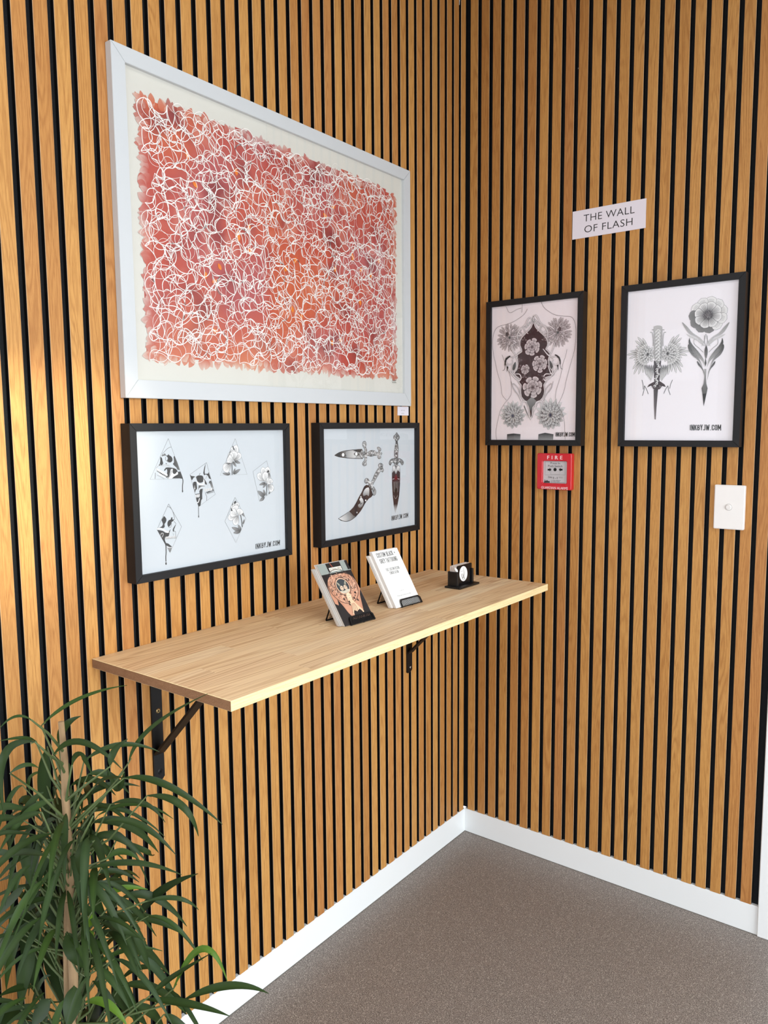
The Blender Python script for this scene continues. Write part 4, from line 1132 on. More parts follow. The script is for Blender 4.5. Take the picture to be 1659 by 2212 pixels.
for s0 in (-1, 1):
    X = lambda v: 817+s0*v
    A_.poly(f((X(110), 755), (X(165), 695), (X(165), 728), (X(222), 728), (X(222), 782), (X(165), 782), (X(165), 812)), 26)
A_.poly(f((485, 1145), (485, 1110), (510, 1095), (500, 1050), (520, 1055), (530, 1090), (560, 1090), (560, 1065), (590, 1070), (600, 1095), (655, 1095), (660, 1145)), 56)
A_.build('printed_legend', M['ink'], t)

# light switch
M['switch_white'] = plain('switch_plastic', (240, 236, 232), .3)
t = thing('light_switch', 'white rectangular light switch plate with one round button', 'light switch', (.825, -.0003, 1.1205))
def rrect(x0, x1, z0, z1, r, n=5):
    o = []
    for (cx, cz, a0) in ((x1-r, z1-r, 0), (x0+r, z1-r, pi/2), (x0+r, z0+r, pi), (x1-r, z0+r, 1.5*pi)):
        for k in range(n+1): o.append((cx+cos(a0+k*pi/2/n)*r, cz+sin(a0+k*pi/2/n)*r))
    return o
bm = bmesh.new()
prism(bm, [(x, -.0003, z) for x, z in rrect(.7868, .8638, 1.1205, 1.2388, .003)], (0, -.0105, 0))
bmesh.ops.recalc_face_normals(bm, faces=bm.faces)
bmesh.ops.bevel(bm, geom=[e for e in bm.edges if all(v.co.y < -.01 for v in e.verts)], offset=.0022, segments=3, affect='EDGES')
obj('switch_plate', bm, M['switch_white'], t)
bm = bmesh.new(); cyl(bm, (.8244, -.0100, 1.1800), (0, -1, 0), .0092, .0016, 32, r2=.0086)
obj('button_bezel', bm, M['switch_white'], t)
bm = bmesh.new()
if True:
    n = 32; ra = .0089; A2 = [bm.verts.new((.8244+cos(2*pi*k/n)*ra, -.01175, 1.18+sin(2*pi*k/n)*ra)) for k in range(n)]; B2 = [bm.verts.new((.8244+cos(2*pi*k/n)*.0083, -.01175, 1.18+sin(2*pi*k/n)*.0083)) for k in range(n)]
    for k in range(n): bm.faces.new((A2[k], A2[(k+1) % n], B2[(k+1) % n], B2[k]))
M['grey_line'] = plain('moulded_groove', (150, 146, 142), .6)
obj('button_groove', bm, M['grey_line'], t)
bm = bmesh.new(); cyl(bm, (.8244, -.0112, 1.1800), (0, -1, -.12), .0066, .0034, 32, r2=.0058)
obj('round_button', bm, M['switch_white'], t)
# nail head and the scrap of white cable clip near the top of the corner
bm = bmesh.new(); cyl(bm, (.3713, -.0002, 2.4156), (0, -1, 0), .0018, .0016, 12)
tag(obj('nail', bm, M['steel']), 'tiny nail head high on the right wall', 'nail')
bm = bmesh.new(); prism(bm, [(-.006, -.0470, CEIL-.001), (-.006, -.0440, CEIL-.001), (-.006, -.0440, 2.715), (-.006, -.0470, 2.685)], (.0065, 0, 0))
tag(obj('cable_clip', bm, M['white_paint']), 'thin white plastic strip in a slat gap at the top of the corner', 'clip')

# ------------------------------------------------------------------ leaflet holders
def mesh_weave(bm, O, a, b, la, lb, n, cell=.0034, wire=.0007):
    """woven wire: thin crossing bars over la x lb"""
    k = 1
    while k*cell < la:
        p = O+a*(k*cell-wire/2); prism(bm, [p, p+a*wire, p+a*wire+b*lb, p+b*lb], n*.0005); k += 1
    k = 1
    while k*cell < lb:
        p = O+b*(k*cell-wire/2)+n*.0005; prism(bm, [p, p+b*wire, p+b*wire+a*la, p+a*la], n*.0005); k += 1

def leaflet_holder(label, front_label, stack_label, O, ang, tilt, wd, L, n_sheets, art_fn, fan_):
    b = Vector((cos(ang), sin(ang), 0)); nf = Vector((b.y, -b.x, 0)); Z = Vector((0, 0, 1))
    s = (Z*cos(tilt)-nf*sin(tilt)).normalized(); m_ = (nf*cos(tilt)+Z*sin(tilt)).normalized()
    O = Vector(O)
    T_ = .0024*(n_sheets+1)       # stack depth measured along the shelf
    t = thing('leaflet_holder', label, 'leaflet holder', (O.x, O.y, SZ), 'black wire mesh leaflet holders on the shelf')
    bw = .0028
    # back frame behind the stack
    Bk = O-nf*(T_+.004)+Z*(SZ+.0006-O.z)
    hB = .115; x0, x1 = .010, wd-.002
    bm = bmesh.new()
    loop = [Bk+b*x0, Bk+b*x0+s*hB, Bk+b*x1+s*hB, Bk+b*x1, Bk+b*x0]
    loop = [p+Z*bw*.6 for p in loop]
    tube(bm, loop[:2], bw*.6, 8); tube(bm, loop[1:3], bw*.6, 8); tube(bm, loop[2:4], bw*.6, 8)
    bf = obj('back_frame', bm, M['black_metal'], t)
    bm = bmesh.new(); mesh_weave(bm, Bk+b*x0, b, s, x1-x0, hB, m_); obj('wire_mesh', bm, M['black_metal'], bf)
    # base rail and the front lip with its mesh
    Fr = O+nf*.0035
    Fr = Vector((Fr.x, Fr.y, SZ+.0012))
    lx0, lx1, lh = .017, wd+.0005, .0205
    bm = bmesh.new()
    def R3(u, v): return Fr+b*u+s*v
    rad = .006
    outer = [(lx0, 0), (lx0+.002, lh-rad), (lx0+rad, lh), (lx1-rad, lh), (lx1, lh-rad), (lx1+.0005, 0)]
    inner = [(lx0+.0042, .0022), (lx0+.0062, lh-rad-.001), (lx0+rad+.003, lh-.0036), (lx1-rad-.003, lh-.0036), (lx1-.0042, lh-rad-.001), (lx1-.0042, .0022)]
    n = len(outer)
    for i in range(n):
        j = (i+1) % n
        prism(bm, [R3(*outer[i]), R3(*outer[j]), R3(*inner[j]), R3(*inner[i])], m_*.0014)
    lip = obj('front_lip', bm, M['black_metal'], t)
    bm = bmesh.new(); mesh_weave(bm, R3(lx0+.003, .0015), b, s, lx1-lx0-.006, lh-.004, m_, .0032)
    obj('wire_mesh', bm, M['black_metal'], lip)
    bm = bmesh.new()
    p = Vector((Fr.x, Fr.y, SZ+.0003))
    bm.free()
    for u in (lx0, (lx0+lx1)/2, lx1-.004):
        bm = bmesh.new()
        prism(bm, [p+b*u, p+b*(u+.004), p+b*(u+.004)-nf*(T_+.008), p+b*u-nf*(T_+.008)], Z*.0012)
        obj('base_rail', bm, M['black_metal'], t)
    # rear prop
    top = Bk+s*.062-m_*.002; foot = Vector((Bk.x, Bk.y, SZ+.0018))-nf*.047
    d = (foot-top); dl = d.length; d.normalize(); pn = d.cross(b).normalized()
    bm = bmesh.new()
    a0, a1 = .012, wd*.62
    prs = [top+b*(a0+.012), foot+b*a0, foot+b*a1, top+b*(a1-.012)]
    for i in range(3): tube(bm, [prs[i], prs[i+1]], .0019, 8)
    tube(bm, [prs[3], prs[0]], .0012, 8)
    lg = obj('rear_leg', bm, M['black_metal'], t)
    bm = bmesh.new(); mesh_weave(bm, top+b*(a0+.008), b, d, a1-a0-.016, dl-.002, pn); obj('wire_mesh', bm, M['black_metal'], lg)
    # the leaflets themselves, one object each
    rs_ = random.Random(int(L*1000)+n_sheets)
    for i in range(n_sheets):
        off = -nf*(.0024*i)+b*(-.0012*i*fan_ + rs_.uniform(-.0006, .0006))
        lift = rs_.uniform(0, .001); LL = L-(.0115 if i >= fan_cut(n_sheets) else 0)*1.0
        if i >= fan_cut(n_sheets): off = off+b*-.006
        lb = front_label if i == 0 else stack_label
        tt = thing('leaflet', lb, 'leaflet', O+off+s*.0, 'leaflets in the '+('left' if O.y < -.8 else 'right')+' wire holder')
        bm = bmesh.new(); P = O+off
        prism(bm, [P, P+b*wd, P+b*wd+s*LL, P+s*LL], -m_*.00155)
        obj('paper', bm, M['sheet_dark'] if (O.y < -.8 and i % 2 == 0) else M['sheet'], tt)
        if i == 0:
            A = Art(P+m_*.0002, m_, b, s, step=2e-6)
            art_fn(A, wd, L, tt)
    return t
def fan_cut(n): return int(n*.55)
M['sheet'] = plain('white_card_sheet', (222, 216, 210), .5)
M['sheet_dark'] = plain('grey_card_sheet', (176, 170, 164), .5)

def art_image(A, w_, L, tt):
    rect(A, 0, 0, w_, L, (30, 26, 26))
    f = A.T(670, 1200, 11.06)
    TL, TR = (0, L), (w_, L)
    SK, SK2, DKB = (232, 178, 148), (196, 140, 112), (34, 30, 30)
    # grey banner with its black strips
    h1 = L-.026
    A.poly([(0, h1), (w_, h1), (w_, L), (0, L)], (150, 158, 152))
    A.poly([(.026, h1+.004), (.072, h1+.004), (.072, L), (.026, L)], DKB); A.poly([(.088, h1+.002), (w_, h1+.002), (w_, L), (.088, L)], DKB)
    A.line([(.040, L), (.044, L-.012)], .0016, (190, 90, 70), 0)
    A.poly([(.031, h1+.004), (.070, h1+.004), (.070, h1+.014), (.031, h1+.014)], (246, 240, 226))
    A.text('BOOKING.OPEN', (.033, h1+.0055), (.068, h1+.0055), (.033, h1+.0125), (110, 90, 70), .01)
    # shoulders and ring of ornament
    A.poly([(.002, L*.62), (.012, L*.74), (.03, L*.80), (.07, L*.80), (.09, L*.72), (w_, L*.58), (w_, L*.30), (.093, L*.25), (.088, L*.40), (.08, L*.2), (.06, L*.10), (.035, L*.10), (.02, L*.30), (.002, L*.36)], SK2, 2)
    A.poly([(.012, L*.62), (.018, L*.72), (.035, L*.79), (.065, L*.79), (.083, L*.70), (.088, L*.55), (.078, L*.36), (.068, L*.16), (.032, L*.14), (.026, L*.34), (.016, L*.48)], (206, 152, 124), 2)
    r_ = random.Random(9); c = (.048, L*.60)
    A.poly([(0, L*.10), (.014, L*.42), (.022, L*.30), (.032, L*.10)], DKB); A.poly([(w_, L*.12), (w_, L*.5), (.088, L*.42), (.074, L*.12)], DKB)
    for k in range(230):
        a = r_.uniform(0, 6.28); r = r_.uniform(.021, .042); x, y = c[0]+cos(a)*r*.98, c[1]+sin(a)*r*.95
        if not (0.003 < x < w_-.003 and y < h1-.002): continue
        b_ = a+r_.uniform(-1, 1)
        A.line([(x, y), (x+cos(b_)*.003, y+sin(b_)*.003), (x+cos(b_+1.1)*.005, y+sin(b_+1.1)*.005)], r_.choice((.0006, .0011)), r_.choice(((40, 34, 34), (60, 50, 48), (242, 204, 176), (110, 90, 80))), 2)
    for rr_ in (.0225, .0195, .044): A.line([(c[0]+cos(k*.35)*rr_, c[1]+sin(k*.35)*rr_) for k in range(18)], .0012, (50, 42, 40) if rr_ != .0195 else (240, 206, 176), 2, closed=True)
    A.disc(c, .0185, .0185, (58, 66, 70), 28)
    for dx, s0 in ((-.006, 1), (.006, -1)):     # paired winged faces in the roundel
        A.disc((c[0]+dx, c[1]-.004), .0052, .0062, (222, 196, 170)); A.petal((c[0]+dx*1.2, c[1]), pi/2+s0*.5, .015, .006, ct=(190, 186, 164), cb=(110, 110, 100), out=40, lw=.0004)
        A.disc((c[0]+dx-.0018, c[1]-.003), .0011, .0011, 40, 8); A.disc((c[0]+dx+.0018, c[1]-.003), .0011, .0011, 40, 8); A.line([(c[0]+dx-.002, c[1]-.0075), (c[0]+dx+.002, c[1]-.0075)], .0006, 60, 0)
    A.poly([(c[0]-.014, c[1]-.010), (c[0]-.004, c[1]-.012), (c[0]+.012, c[1]-.009), (c[0]+.014, c[1]-.014), (c[0], c[1]-.018), (c[0]-.012, c[1]-.015)], (206, 196, 176), 2)
    # praying figure below
    A.poly([(.045, L*.46), (.054, L*.49), (.060, L*.44), (.058, L*.36), (.068, L*.24), (.076, L*.14), (.040, L*.14), (.046, L*.26), (.044, L*.36)], (240, 196, 160), 2)
    A.disc((.052, L*.43), .0055, .0080, (246, 210, 178)); A.line([(.049, L*.44), (.051, L*.435)], .0008, 60, 0); A.line([(.054, L*.44), (.056, L*.435)], .0008, 60, 0); A.line([(.050, L*.40), (.054, L*.40)], .0008, (120, 50, 50), 0)
    for k in range(7):
        A.line([(.040+k*.003, L*.16), (.046+k*.0022, L*.25), (.050+k*.001, L*.31)], .0014, (250, 206, 172) if k % 2 else (150, 104, 84), 2)
    A.poly([(.043, L*.12), (.048, L*.20), (.056, L*.17), (.066, L*.20), (.073, L*.12), (.060, L*.09)], DKB, 2)
    for (x, y) in ((.042, .34), (.040, .30), (.062, .38), (.070, .34), (.072, .46), (.030, .40)): A.poly([(x, y*L), (x+.005, y*L+.004), (x+.006, y*L-.004)], DKB)
    A.poly([(0, 0), (w_, 0), (w_, L*.125), (.07, L*.105), (.03, L*.11), (0, L*.11)], DKB)
    A.text('TATTOO ARTIST', (.030, .010), (.090, .010), (.030, .016), (190, 150, 130), .01)
    A.build('printed_image', M['ink_gloss'], tt)
def art_text(A, w_, L, tt):
    rect(A, 0, 0, w_, L, (244, 243, 240))
    for body, x0, x1, y0, y1, bd, cc in (('CUSTOM BLACK +', .012, .082, .136, .1485, .014, 62), ('GREY TATTOOING', .015, .080, .1195, .1315, .014, 62),
                                  ('FREE CUSTOM DESIGN', .023, .073, .097, .1045, .006, 96), ('CONSULTATION', .031, .064, .087, .0945, .006, 96),
                                  ('SCAN ME', .038, .054, .0395, .042, 0, 110), ('All you need to bring is your ideas', .022, .074, .0275, .031, 0, 120)):
        if body.isupper(): A.sign(body, (x0, y0), (x1, y0), (x0, y1), cc, .12 if y1-y0 > .01 else .11)
        else: A.text(body, (x0, y0), (x1, y0), (x0, y1), cc, 0, .95)
    A.build('lettering', M['ink_gloss'], tt)
leaflet_holder('left black mesh leaflet holder, its stack showing a tattooed back', 'glossy leaflet picturing a tattooed back with a grey banner, front of the left stack', 'leaflet in the left stack, only its pale edge showing',
               (.2462, -.9150, SZ+.0016), radians(86), radians(34.5), .0965, .1555, 8, art_image, .2)
leaflet_holder('right black mesh leaflet holder, its stack showing white text leaflets', 'white leaflet headed CUSTOM BLACK + GREY TATTOOING, front of the right stack', 'leaflet in the right stack, only its pale edge showing',
               (.2350, -.7078, SZ+.0016), radians(86), radians(31.5), .0970, .1535, 8, art_text, .2)

# ------------------------------------------------------------------ business card holder
t = thing('card_holder', 'small black business card holder on the far end of the shelf', 'card holder', (.218, -.375, SZ))
z0 = SZ+.0003
bm = bmesh.new(); box(bm, .1930, .2432, -.4270, -.3225, z0, z0+.0052, bev=.0012, segs=2); obj('base', bm, M['black_satin'], t)
zb, zt = z0+.0052, z0+.0445
X0, X1, Y0, Y1, TH = .1955, .2255, -.4145, -.3290, .0028
bm = bmesh.new(); box(bm, X0, X0+TH, Y0, Y1, zb, zt, bev=.0004); obj('back_panel', bm, M['black_satin'], t)
for (ya, yb, s0) in ((Y0, Y0+TH, 1), (Y1-TH, Y1, -1)):
    bm = bmesh.new(); box(bm, X0+TH, X1, ya, yb, zb, zt, bev=.0004)
    fl0, fl1 = (ya, ya+.0085) if s0 > 0 else (yb-.0085, yb)
    box(bm, X1, X1+TH*.8, fl0, fl1, zb, zt if s0 < 0 else zt-.004, bev=.0004)
    obj('side_panel', bm, M['black_satin'], t)
M['card_white'] = plain('card_stock', (226, 214, 206), .5)
M['card_black'] = plain('card_black_foil', (34, 34, 38), .22, metal=.6, spec=.6)
def card_profile(y0, y1, za, zc, r):
    pts = []
    for (cy, cz, a0) in ((y1-r, zc-r, 0), (y0+r, zc-r, pi/2), (y0+r, za+r, pi), (y1-r, za+r, 1.5*pi)):
        for k in range(5): pts.append((cy+cos(a0+k*pi/8)*r, cz+sin(a0+k*pi/8)*r))
    return pts
for i in range(9):
    x = .2235-.0027*i
    front = i == 0
    tt = thing('business_card', 'black foil business card with a round white brush logo, front of the card stack' if front else 'business card behind the foil card in the card holder, white edge showing', 'business card', (x, -.372, zb), 'business cards in the card holder')
    bm = bmesh.new()
    prism(bm, [(x, y, z) for y, z in card_profile(-.4105, -.3330, zb+.0004, zb+.0555-.0006*(i % 3), .004)], (-.0016, 0, 0))
    obj('card', bm, M['card_black'] if front else M['card_white'], tt)
    if front:
        A = Art((x+.0003, -.4105, zb+.0004), (1, 0, 0), (0, 1, 0)); f = A.T(945, 1200, 15.08)
        e = [(845+130*cos(k*2*pi/36)-6*sin(k*2*pi/36), 590+245*sin(k*2*pi/36)) for k in range(36)]
        A.poly(f(*e), 246)
        for pts, w_ in (([(770, 590), (800, 690), (845, 800)], .0017), ([(815, 590), (850, 680), (895, 790)], .0019), ([(840, 375), (855, 480), (870, 590), (845, 680), (810, 730)], .0013), ([(915, 440), (890, 560), (885, 680), (900, 760)], .0005), ([(830, 560), (860, 660)], .0012), ([(790, 755), (830, 720), (880, 700)], .0007)):
            A.line(f(*pts), w_, 24, 3, taper=.5)
        A.line(f((750, 520), (790, 515)), .0007, 110, 0); A.line(f((800, 500), (825, 505)), .0009, 110, 0)
        A.poly(f((560, 405), (600, 410), (650, 460), (665, 510), (655, 545), (610, 520), (575, 480)), 240, 2)
        A.build('logo', M['ink_gloss'], tt)
LEAF_DATA=[
 (0.142,-1.57,0.912,0.158,-1.51,0.944,0.21,-1.45,0.962,0.008,1),
 (0.235,-1.47,0.838,0.261,-1.442,0.895,0.379,-1.415,0.972,0.009,1),
 (0.281,-1.657,0.981,0.267,-1.674,0.988,0.251,-1.691,0.97,0.005,1),
 (0.16,-1.551,0.877,0.13,-1.522,0.893,0.133,-1.493,0.903,0.015,0),
 (0.168,-1.575,0.885,0.161,-1.58,0.816,0.177,-1.586,0.744,0.024,0),
 (0.193,-1.607,0.911,0.195,-1.63,0.924,0.174,-1.653,0.922,0.007,1),
 (0.261,-1.644,0.939,0.218,-1.671,0.912,0.268,-1.697,0.841,0.014,0),
 (0.279,-1.626,0.917,0.262,-1.567,0.912,0.272,-1.508,0.85,0.012,0),
 (0.217,-1.541,0.861,0.233,-1.483,0.873,0.258,-1.425,0.847,0.01,0),
 (0.171,-1.566,0.842,0.209,-1.566,0.861,0.209,-1.567,0.83,0.009,0),
 (0.287,-1.602,0.895,0.276,-1.581,0.9,0.271,-1.56,0.858,0.012,0),
 (0.178,-1.573,0.788,0.125,-1.538,0.707,0.135,-1.503,0.621,0.032,0),
 (0.141,-1.558,0.69,0.164,-1.554,0.656,0.208,-1.55,0.611,0.028,0),
 (0.315,-1.533,0.856,0.341,-1.468,0.824,0.391,-1.403,0.748,0.014,0),
 (0.364,-1.526,0.839,0.419,-1.506,0.832,0.433,-1.486,0.778,0.013,0),
 (0.289,-1.569,0.848,0.318,-1.564,0.868,0.356,-1.559,0.877,0.009,0),
 (0.17,-1.54,0.762,0.172,-1.483,0.782,0.2,-1.427,0.769,0.012,0),
 (0.3,-1.549,0.815,0.345,-1.523,0.821,0.365,-1.496,0.783,0.009,0),
 (0.174,-1.542,0.758,0.221,-1.494,0.764,0.244,-1.445,0.718,0.011,0),
 (0.213,-1.53,0.749,0.229,-1.475,0.727,0.237,-1.42,0.654,0.018,0),
 (0.265,-1.571,0.753,0.296,-1.538,0.755,0.321,-1.504,0.707,0.014,0),
 (0.239,-1.564,0.688,0.241,-1.557,0.742,0.251,-1.55,0.785,0.019,0),
 (0.262,-1.64,0.828,0.248,-1.666,0.824,0.234,-1.692,0.81,0.012,0),
 (0.113,-1.585,0.763,0.091,-1.607,0.735,0.139,-1.628,0.709,0.013,0),
 (0.284,-1.647,0.769,0.236,-1.664,0.766,0.201,-1.68,0.749,0.013,0),
 (0.212,-1.635,0.708,0.182,-1.647,0.702,0.15,-1.659,0.685,0.01,0),
 (0.173,-1.616,0.682,0.14,-1.613,0.558,0.164,-1.609,0.451,0.03,0),
 (0.127,-1.545,0.713,0.12,-1.558,0.672,0.129,-1.572,0.635,0.02,0),
 (0.21,-1.611,0.691,0.213,-1.605,0.627,0.248,-1.598,0.569,0.031,0),
 (0.212,-1.57,0.681,0.202,-1.569,0.633,0.229,-1.567,0.596,0.026,0),
 (0.303,-1.576,0.668,0.295,-1.535,0.666,0.31,-1.495,0.65,0.011,2),
 (0.296,-1.586,0.693,0.278,-1.57,0.654,0.285,-1.554,0.617,0.019,1),
 (0.273,-1.494,0.583,0.311,-1.471,0.634,0.382,-1.449,0.681,0.019,3),
 (0.337,-1.616,0.753,0.388,-1.57,0.759,0.44,-1.525,0.737,0.01,0),
 (0.27,-1.52,0.631,0.296,-1.475,0.621,0.321,-1.429,0.554,0.015,0),
 (0.389,-1.554,0.69,0.43,-1.527,0.697,0.445,-1.5,0.67,0.008,0),
 (0.341,-1.589,0.677,0.336,-1.565,0.635,0.365,-1.54,0.611,0.017,0),
 (0.342,-1.613,0.687,0.304,-1.598,0.627,0.295,-1.583,0.57,0.015,2),
 (0.208,-1.522,0.548,0.226,-1.461,0.549,0.28,-1.4,0.503,0.015,0),
 (0.226,-1.542,0.565,0.238,-1.478,0.517,0.248,-1.415,0.423,0.021,0),
 (0.306,-1.635,0.651,0.305,-1.628,0.614,0.329,-1.622,0.595,0.022,0),
 (0.226,-1.5,0.453,0.229,-1.458,0.455,0.246,-1.416,0.426,0.011,0),
 (0.293,-1.565,0.527,0.267,-1.521,0.452,0.265,-1.477,0.374,0.029,0),
 (0.28,-1.534,0.49,0.299,-1.481,0.46,0.309,-1.427,0.384,0.017,0),
 (0.383,-1.542,0.532,0.398,-1.518,0.549,0.464,-1.495,0.604,0.011,0),
 (0.391,-1.512,0.523,0.441,-1.492,0.6,0.474,-1.473,0.55,0.012,2),
 (0.412,-1.511,0.512,0.458,-1.456,0.524,0.488,-1.4,0.49,0.015,0),
 (0.361,-1.546,0.512,0.428,-1.514,0.516,0.488,-1.482,0.504,0.014,0),
 (0.317,-1.619,0.533,0.354,-1.604,0.537,0.381,-1.589,0.504,0.015,2),
 (0.137,-1.571,0.564,0.119,-1.563,0.478,0.143,-1.555,0.399,0.028,0),
 (0.201,-1.632,0.58,0.201,-1.65,0.548,0.222,-1.669,0.51,0.027,0),
 (0.128,-1.61,0.57,0.093,-1.619,0.511,0.084,-1.627,0.449,0.016,1),
 (0.208,-1.641,0.523,0.213,-1.673,0.539,0.227,-1.705,0.553,0.012,0),
 (0.301,-1.626,0.556,0.314,-1.638,0.537,0.319,-1.649,0.511,0.03,0),
 (0.225,-1.553,0.571,0.227,-1.566,0.509,0.232,-1.58,0.443,0.024,0),
 (0.265,-1.645,0.53,0.248,-1.651,0.505,0.224,-1.656,0.47,0.027,3),
 (0.223,-1.652,0.662,0.151,-1.646,0.598,0.07,-1.639,0.507,0.021,0),
 (0.229,-1.657,0.705,0.204,-1.667,0.678,0.168,-1.678,0.639,0.016,0),
 (0.22,-1.534,0.456,0.222,-1.525,0.424,0.229,-1.515,0.377,0.018,0),
 (0.297,-1.465,0.403,0.303,-1.446,0.381,0.319,-1.428,0.361,0.014,0),
 (0.353,-1.58,0.902,0.348,-1.569,0.92,0.368,-1.558,0.941,0.012,0),
 (0.37,-1.603,0.774,0.379,-1.583,0.779,0.393,-1.564,0.762,0.012,1),
 (0.317,-1.587,0.645,0.312,-1.541,0.595,0.299,-1.495,0.511,0.016,0),
 (0.162,-1.563,0.807,0.171,-1.569,0.777,0.117,-1.576,0.799,0.006,0),
 (0.248,-1.677,0.899,0.273,-1.666,0.914,0.29,-1.656,0.911,0.008,1),
 (0.229,-1.638,0.777,0.219,-1.646,0.742,0.244,-1.653,0.706,0.018,0),
 (0.246,-1.631,0.774,0.191,-1.622,0.704,0.136,-1.612,0.615,0.02,0),
 (0.337,-1.602,0.791,0.33,-1.621,0.774,0.367,-1.639,0.755,0.016,0),
 (0.131,-1.574,0.758,0.087,-1.577,0.77,0.078,-1.579,0.75,0.02,0),
 (0.125,-1.54,0.548,0.115,-1.558,0.573,0.072,-1.576,0.54,0.017,0),
 (0.251,-1.509,0.724,0.29,-1.479,0.7,0.258,-1.449,0.67,0.011,0),
 (0.176,-1.551,0.502,0.169,-1.514,0.474,0.178,-1.477,0.401,0.02,0),
 (0.115,-1.625,0.44,0.132,-1.646,0.437,0.139,-1.666,0.43,0.025,0),
 (0.253,-1.618,0.495,0.203,-1.606,0.446,0.156,-1.595,0.391,0.014,2),
 (0.178,-1.529,0.415,0.145,-1.505,0.352,0.102,-1.482,0.288,0.026,0),
 (0.307,-1.57,0.49,0.29,-1.552,0.453,0.282,-1.533,0.413,0.02,0),
 (0.273,-1.506,0.433,0.28,-1.479,0.407,0.278,-1.452,0.357,0.018,0),
 (0.144,-1.574,0.835,0.105,-1.575,0.813,0.102,-1.575,0.788,0.008,1),
 (0.309,-1.528,0.863,0.283,-1.525,0.827,0.252,-1.522,0.856,0.012,0),
 (0.319,-1.59,0.82,0.275,-1.576,0.773,0.225,-1.562,0.737,0.015,0),
]

# ------------------------------------------------------------------ the ficus in the left foreground
def leafmat():
    m, nt, b = newmat('ficus_leaf'); g = N(nt)
    a = g.new('ShaderNodeAttribute', attribute_name='Leaf')
    geo = g.new('ShaderNodeNewGeometry')
    n = g.noise(geo.outputs['Position'], 60, 3)
    c = g.mix(g.math('MULTIPLY', n, .5), a.outputs['Color'], g.mix(1.0, a.outputs['Color'], lin((180, 190, 150)), 'MULTIPLY'))
    # underside is duller and yellower
    c = g.mix(g.math('MULTIPLY', geo.outputs['Backfacing'], .35), c, lin((60, 80, 40)))
    g.link(c, b.inputs['Base Color']); b.inputs['Roughness'].default_value = .42; b.inputs['Specular IOR Level'].default_value = .14
    b.inputs['Subsurface Weight'].default_value = 0
    return m
M['leaf'] = leafmat()
M['bark'] = plain('ficus_bark', (150, 122, 88), .85, bump=.8, bscale=160)
M['twig'] = plain('ficus_twig', (78, 92, 50), .6)
M['bud'] = plain('red_bud', (120, 34, 30), .5)
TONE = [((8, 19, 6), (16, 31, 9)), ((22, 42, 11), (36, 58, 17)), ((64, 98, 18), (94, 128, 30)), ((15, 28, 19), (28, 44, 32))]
def leaf_geo(V, F, C, P0, P1, P2, wd, tone, rnd, seg=14, curl=.28):
    P0, P1, P2 = Vector(P0), Vector(P1), Vector(P2)
    ctl = P1*2-(P0+P2)*.5
    ca, cb_ = TONE[tone]; k = rnd.random()
    col = mixc(ca, cb_, k)
    mid = (P0+P2)/2
    view = (Vector((1.2, -2.2, 1.9))-mid).normalized()
    roll = rnd.uniform(-.25, .25)
    b0 = len(V)
    for i in range(seg+1):
        s_ = i/seg
        p = P0*(1-s_)**2+ctl*2*s_*(1-s_)+P2*s_*s_
        tg = ((ctl-P0)*(1-s_)+(P2-ctl)*s_).normalized()
        side = tg.cross(view)
        if side.length < .2: side = tg.cross(Vector((0, 0, 1)))
        side.normalize(); side = Matrix.Rotation(roll, 3, tg) @ side
        nn = side.cross(tg).normalized()
        # lance shape with a short stalk and a drawn-out drip tip
        e = max(0.0, (s_-.03)/.97)
        wv = wd*.5*(sin(pi*min(1, e**.82)))**.75*(1-.25*e) if e > 0 else 0
        wv = max(wv, .0008 if s_ < .9 else .0004)
        edge = nn*(wv*curl)
        V += [p+side*wv+edge, p, p-side*wv+edge]
    for i in range(seg):
        a = b0+3*i
        F.append((a, a+1, a+4, a+3)); F.append((a+1, a+2, a+5, a+4))
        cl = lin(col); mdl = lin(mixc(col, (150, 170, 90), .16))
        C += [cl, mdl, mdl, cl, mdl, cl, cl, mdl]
def leaf_obj(name, V, F, C, parent):
    loc = WORLD[parent.name]
    me = bpy.data.meshes.new(name); me.from_pydata([tuple(v-loc) for v in V], [], F); me.update()
    at = me.color_attributes.new('Leaf', 'FLOAT_COLOR', 'CORNER')
    at.data.foreach_set('color', [x for c in C for x in c])
    me.polygons.foreach_set('use_smooth', [True]*len(me.polygons))
    me.materials.append(M['leaf'])
    o = bpy.data.objects.new(name, me); COL.objects.link(o); o.parent = parent; WORLD[o.name] = loc
    return o
STEM = [(.262, -1.62, .30), (.258, -1.612, .45), (.250, -1.603, .60), (.246, -1.590, .72), (.238, -1.588, .82), (.236, -1.585, .885), (.232, -1.585, .945)]
plant = thing('potted_ficus', 'tall narrow-leaved green ficus in the left foreground', 'plant', (.262, -1.63, 0))
bm = bmesh.new()
tube(bm, [Vector(p) for p in STEM], [.0100, .0088, .0078, .0066, .0060, .0055, .0046], 10)
tube(bm, [(.275, -1.64, .28), (.285, -1.625, .42), (.276, -1.612, .55), (.252, -1.60, .66)], [.009, .008, .007, .005], 8)
tube(bm, [(.262, -1.62, .30), (.265, -1.63, .15)], [.0105, .012], 10)
obj('stem', bm, M['bark'], plant)
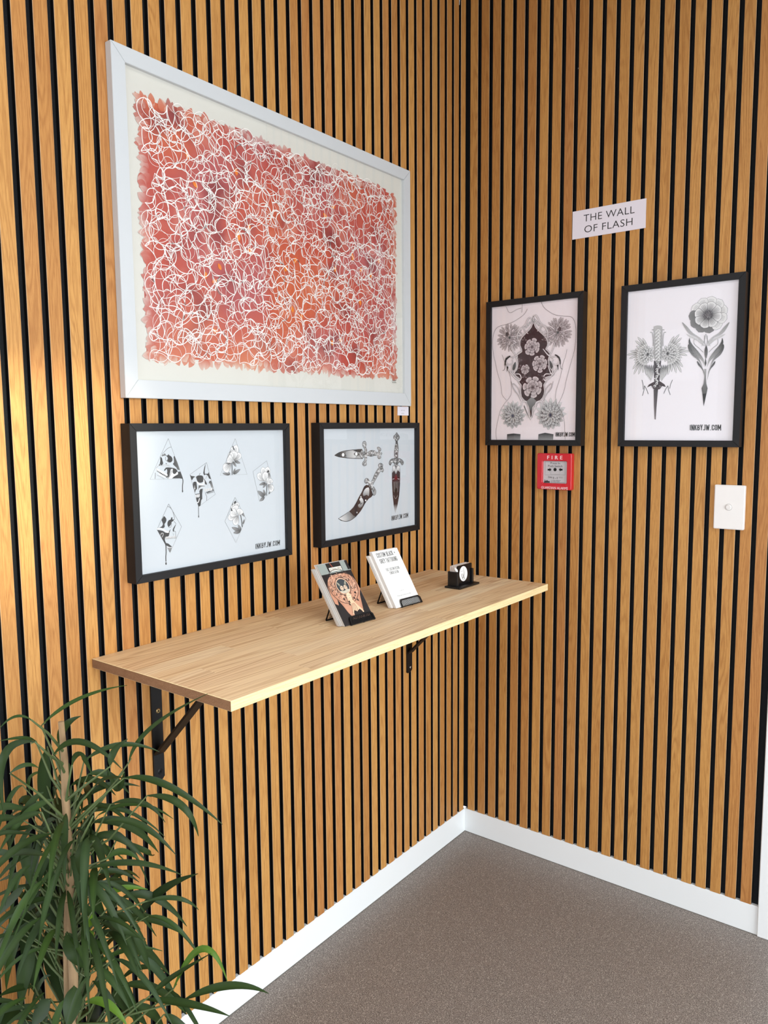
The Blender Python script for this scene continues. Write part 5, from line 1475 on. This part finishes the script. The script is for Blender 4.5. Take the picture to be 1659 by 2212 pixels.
# pot stands below the frame
M['pot'] = plain('dark_pot', (52, 50, 50), .6)
bm = bmesh.new()
prof = [(.095, 0), (.125, .20), (.13, .205), (.13, .225), (.115, .225), (.112, .19), (0, .19)]
seg = 28; rings = []
for r, z in prof:
    rings.append([bm.verts.new((.262+cos(2*pi*k/seg)*r, -1.63+sin(2*pi*k/seg)*r, z+.0005)) for k in range(seg)] if r else [bm.verts.new((.262, -1.63, z))])
for i in range(len(rings)-1):
    for k in range(seg):
        if len(rings[i+1]) == 1: bm.faces.new((rings[i][k], rings[i][(k+1) % seg], rings[i+1][0]))
        else: bm.faces.new((rings[i][k], rings[i][(k+1) % seg], rings[i+1][(k+1) % seg], rings[i+1][k]))
bm.faces.new(rings[0][::-1])
obj('pot', bm, M['pot'], plant)
def stem_at(z):
    for a, b in zip(STEM, STEM[1:]):
        if a[2] <= z <= b[2]:
            s_ = (z-a[2])/(b[2]-a[2]); return Vector(a).lerp(Vector(b), s_)
    return Vector(STEM[0] if z < STEM[0][2] else STEM[-1])
rl = random.Random(77)
twigs = bmesh.new()
for d in LEAF_DATA:
    P0, P1, P2, wd_, tone = Vector(d[0:3]), Vector(d[3:6]), Vector(d[6:9]), d[9], d[10]
    V, F, C = [], [], []
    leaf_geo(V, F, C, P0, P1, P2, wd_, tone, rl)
    leaf_obj('leaf', V, F, C, plant)
    sp_ = stem_at(max(.25, P0.z-rl.uniform(.05, .12)))
    out = P0-sp_; mid = sp_+out*.5+Vector((0, 0, rl.uniform(-.02, .01)))
    tube(twigs, [sp_, mid, P0, P0+(P1-P0)*.12], [.0026, .0019, .0012, .0007], 6, cap=False)
# smaller leaves filling the crown, behind and below
V, F, C = [], [], []
cnt = 0
while cnt < 260:
    z = rl.uniform(.24, .80) if cnt > 50 else rl.uniform(.20, .40)
    s_ = stem_at(z); a = rl.uniform(0, 2*pi); r = rl.uniform(.02, .17)*(1 if z < .6 else .55)
    base = s_+Vector((cos(a)*r, sin(a)*r*.8, rl.uniform(0, .06)))
    L = rl.uniform(.09, .17); a2 = a+rl.uniform(-.8, .8)
    droop = rl.uniform(.3, 1.9)
    tip = base+Vector((cos(a2)*L*cos(droop*.7), sin(a2)*L*cos(droop*.7), -L*sin(droop*.7)+.02))
    midp = (base+tip)/2+Vector((0, 0, L*.16))
    if min(base.x, tip.x, midp.x) < .03 or max(base.y, tip.y) > -1.42: continue
    # keep the spray of the crown low at the right, as the plant leans left
    cnt += 1
    if cnt % 13 == 0:
        v1, f1, c1 = [], [], []
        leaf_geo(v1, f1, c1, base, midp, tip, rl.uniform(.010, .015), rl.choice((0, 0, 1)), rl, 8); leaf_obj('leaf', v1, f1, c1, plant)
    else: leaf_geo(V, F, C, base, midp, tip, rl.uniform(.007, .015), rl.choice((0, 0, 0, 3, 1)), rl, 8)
    if rl.random() < .6: tube(twigs, [stem_at(base.z-.05), (stem_at(base.z-.05)+base)/2+Vector((0, 0, -.01)), base], [.002, .0014, .0008], 5, cap=False)
o = leaf_obj('inner_foliage', V, F, C, plant); o['kind'] = 'stuff'
bm2 = twigs
bmesh.ops.translate(bm2, verts=bm2.verts, vec=(0, 0, 0))
o = obj('twigs', bm2, M['twig'], plant); o['kind'] = 'stuff'
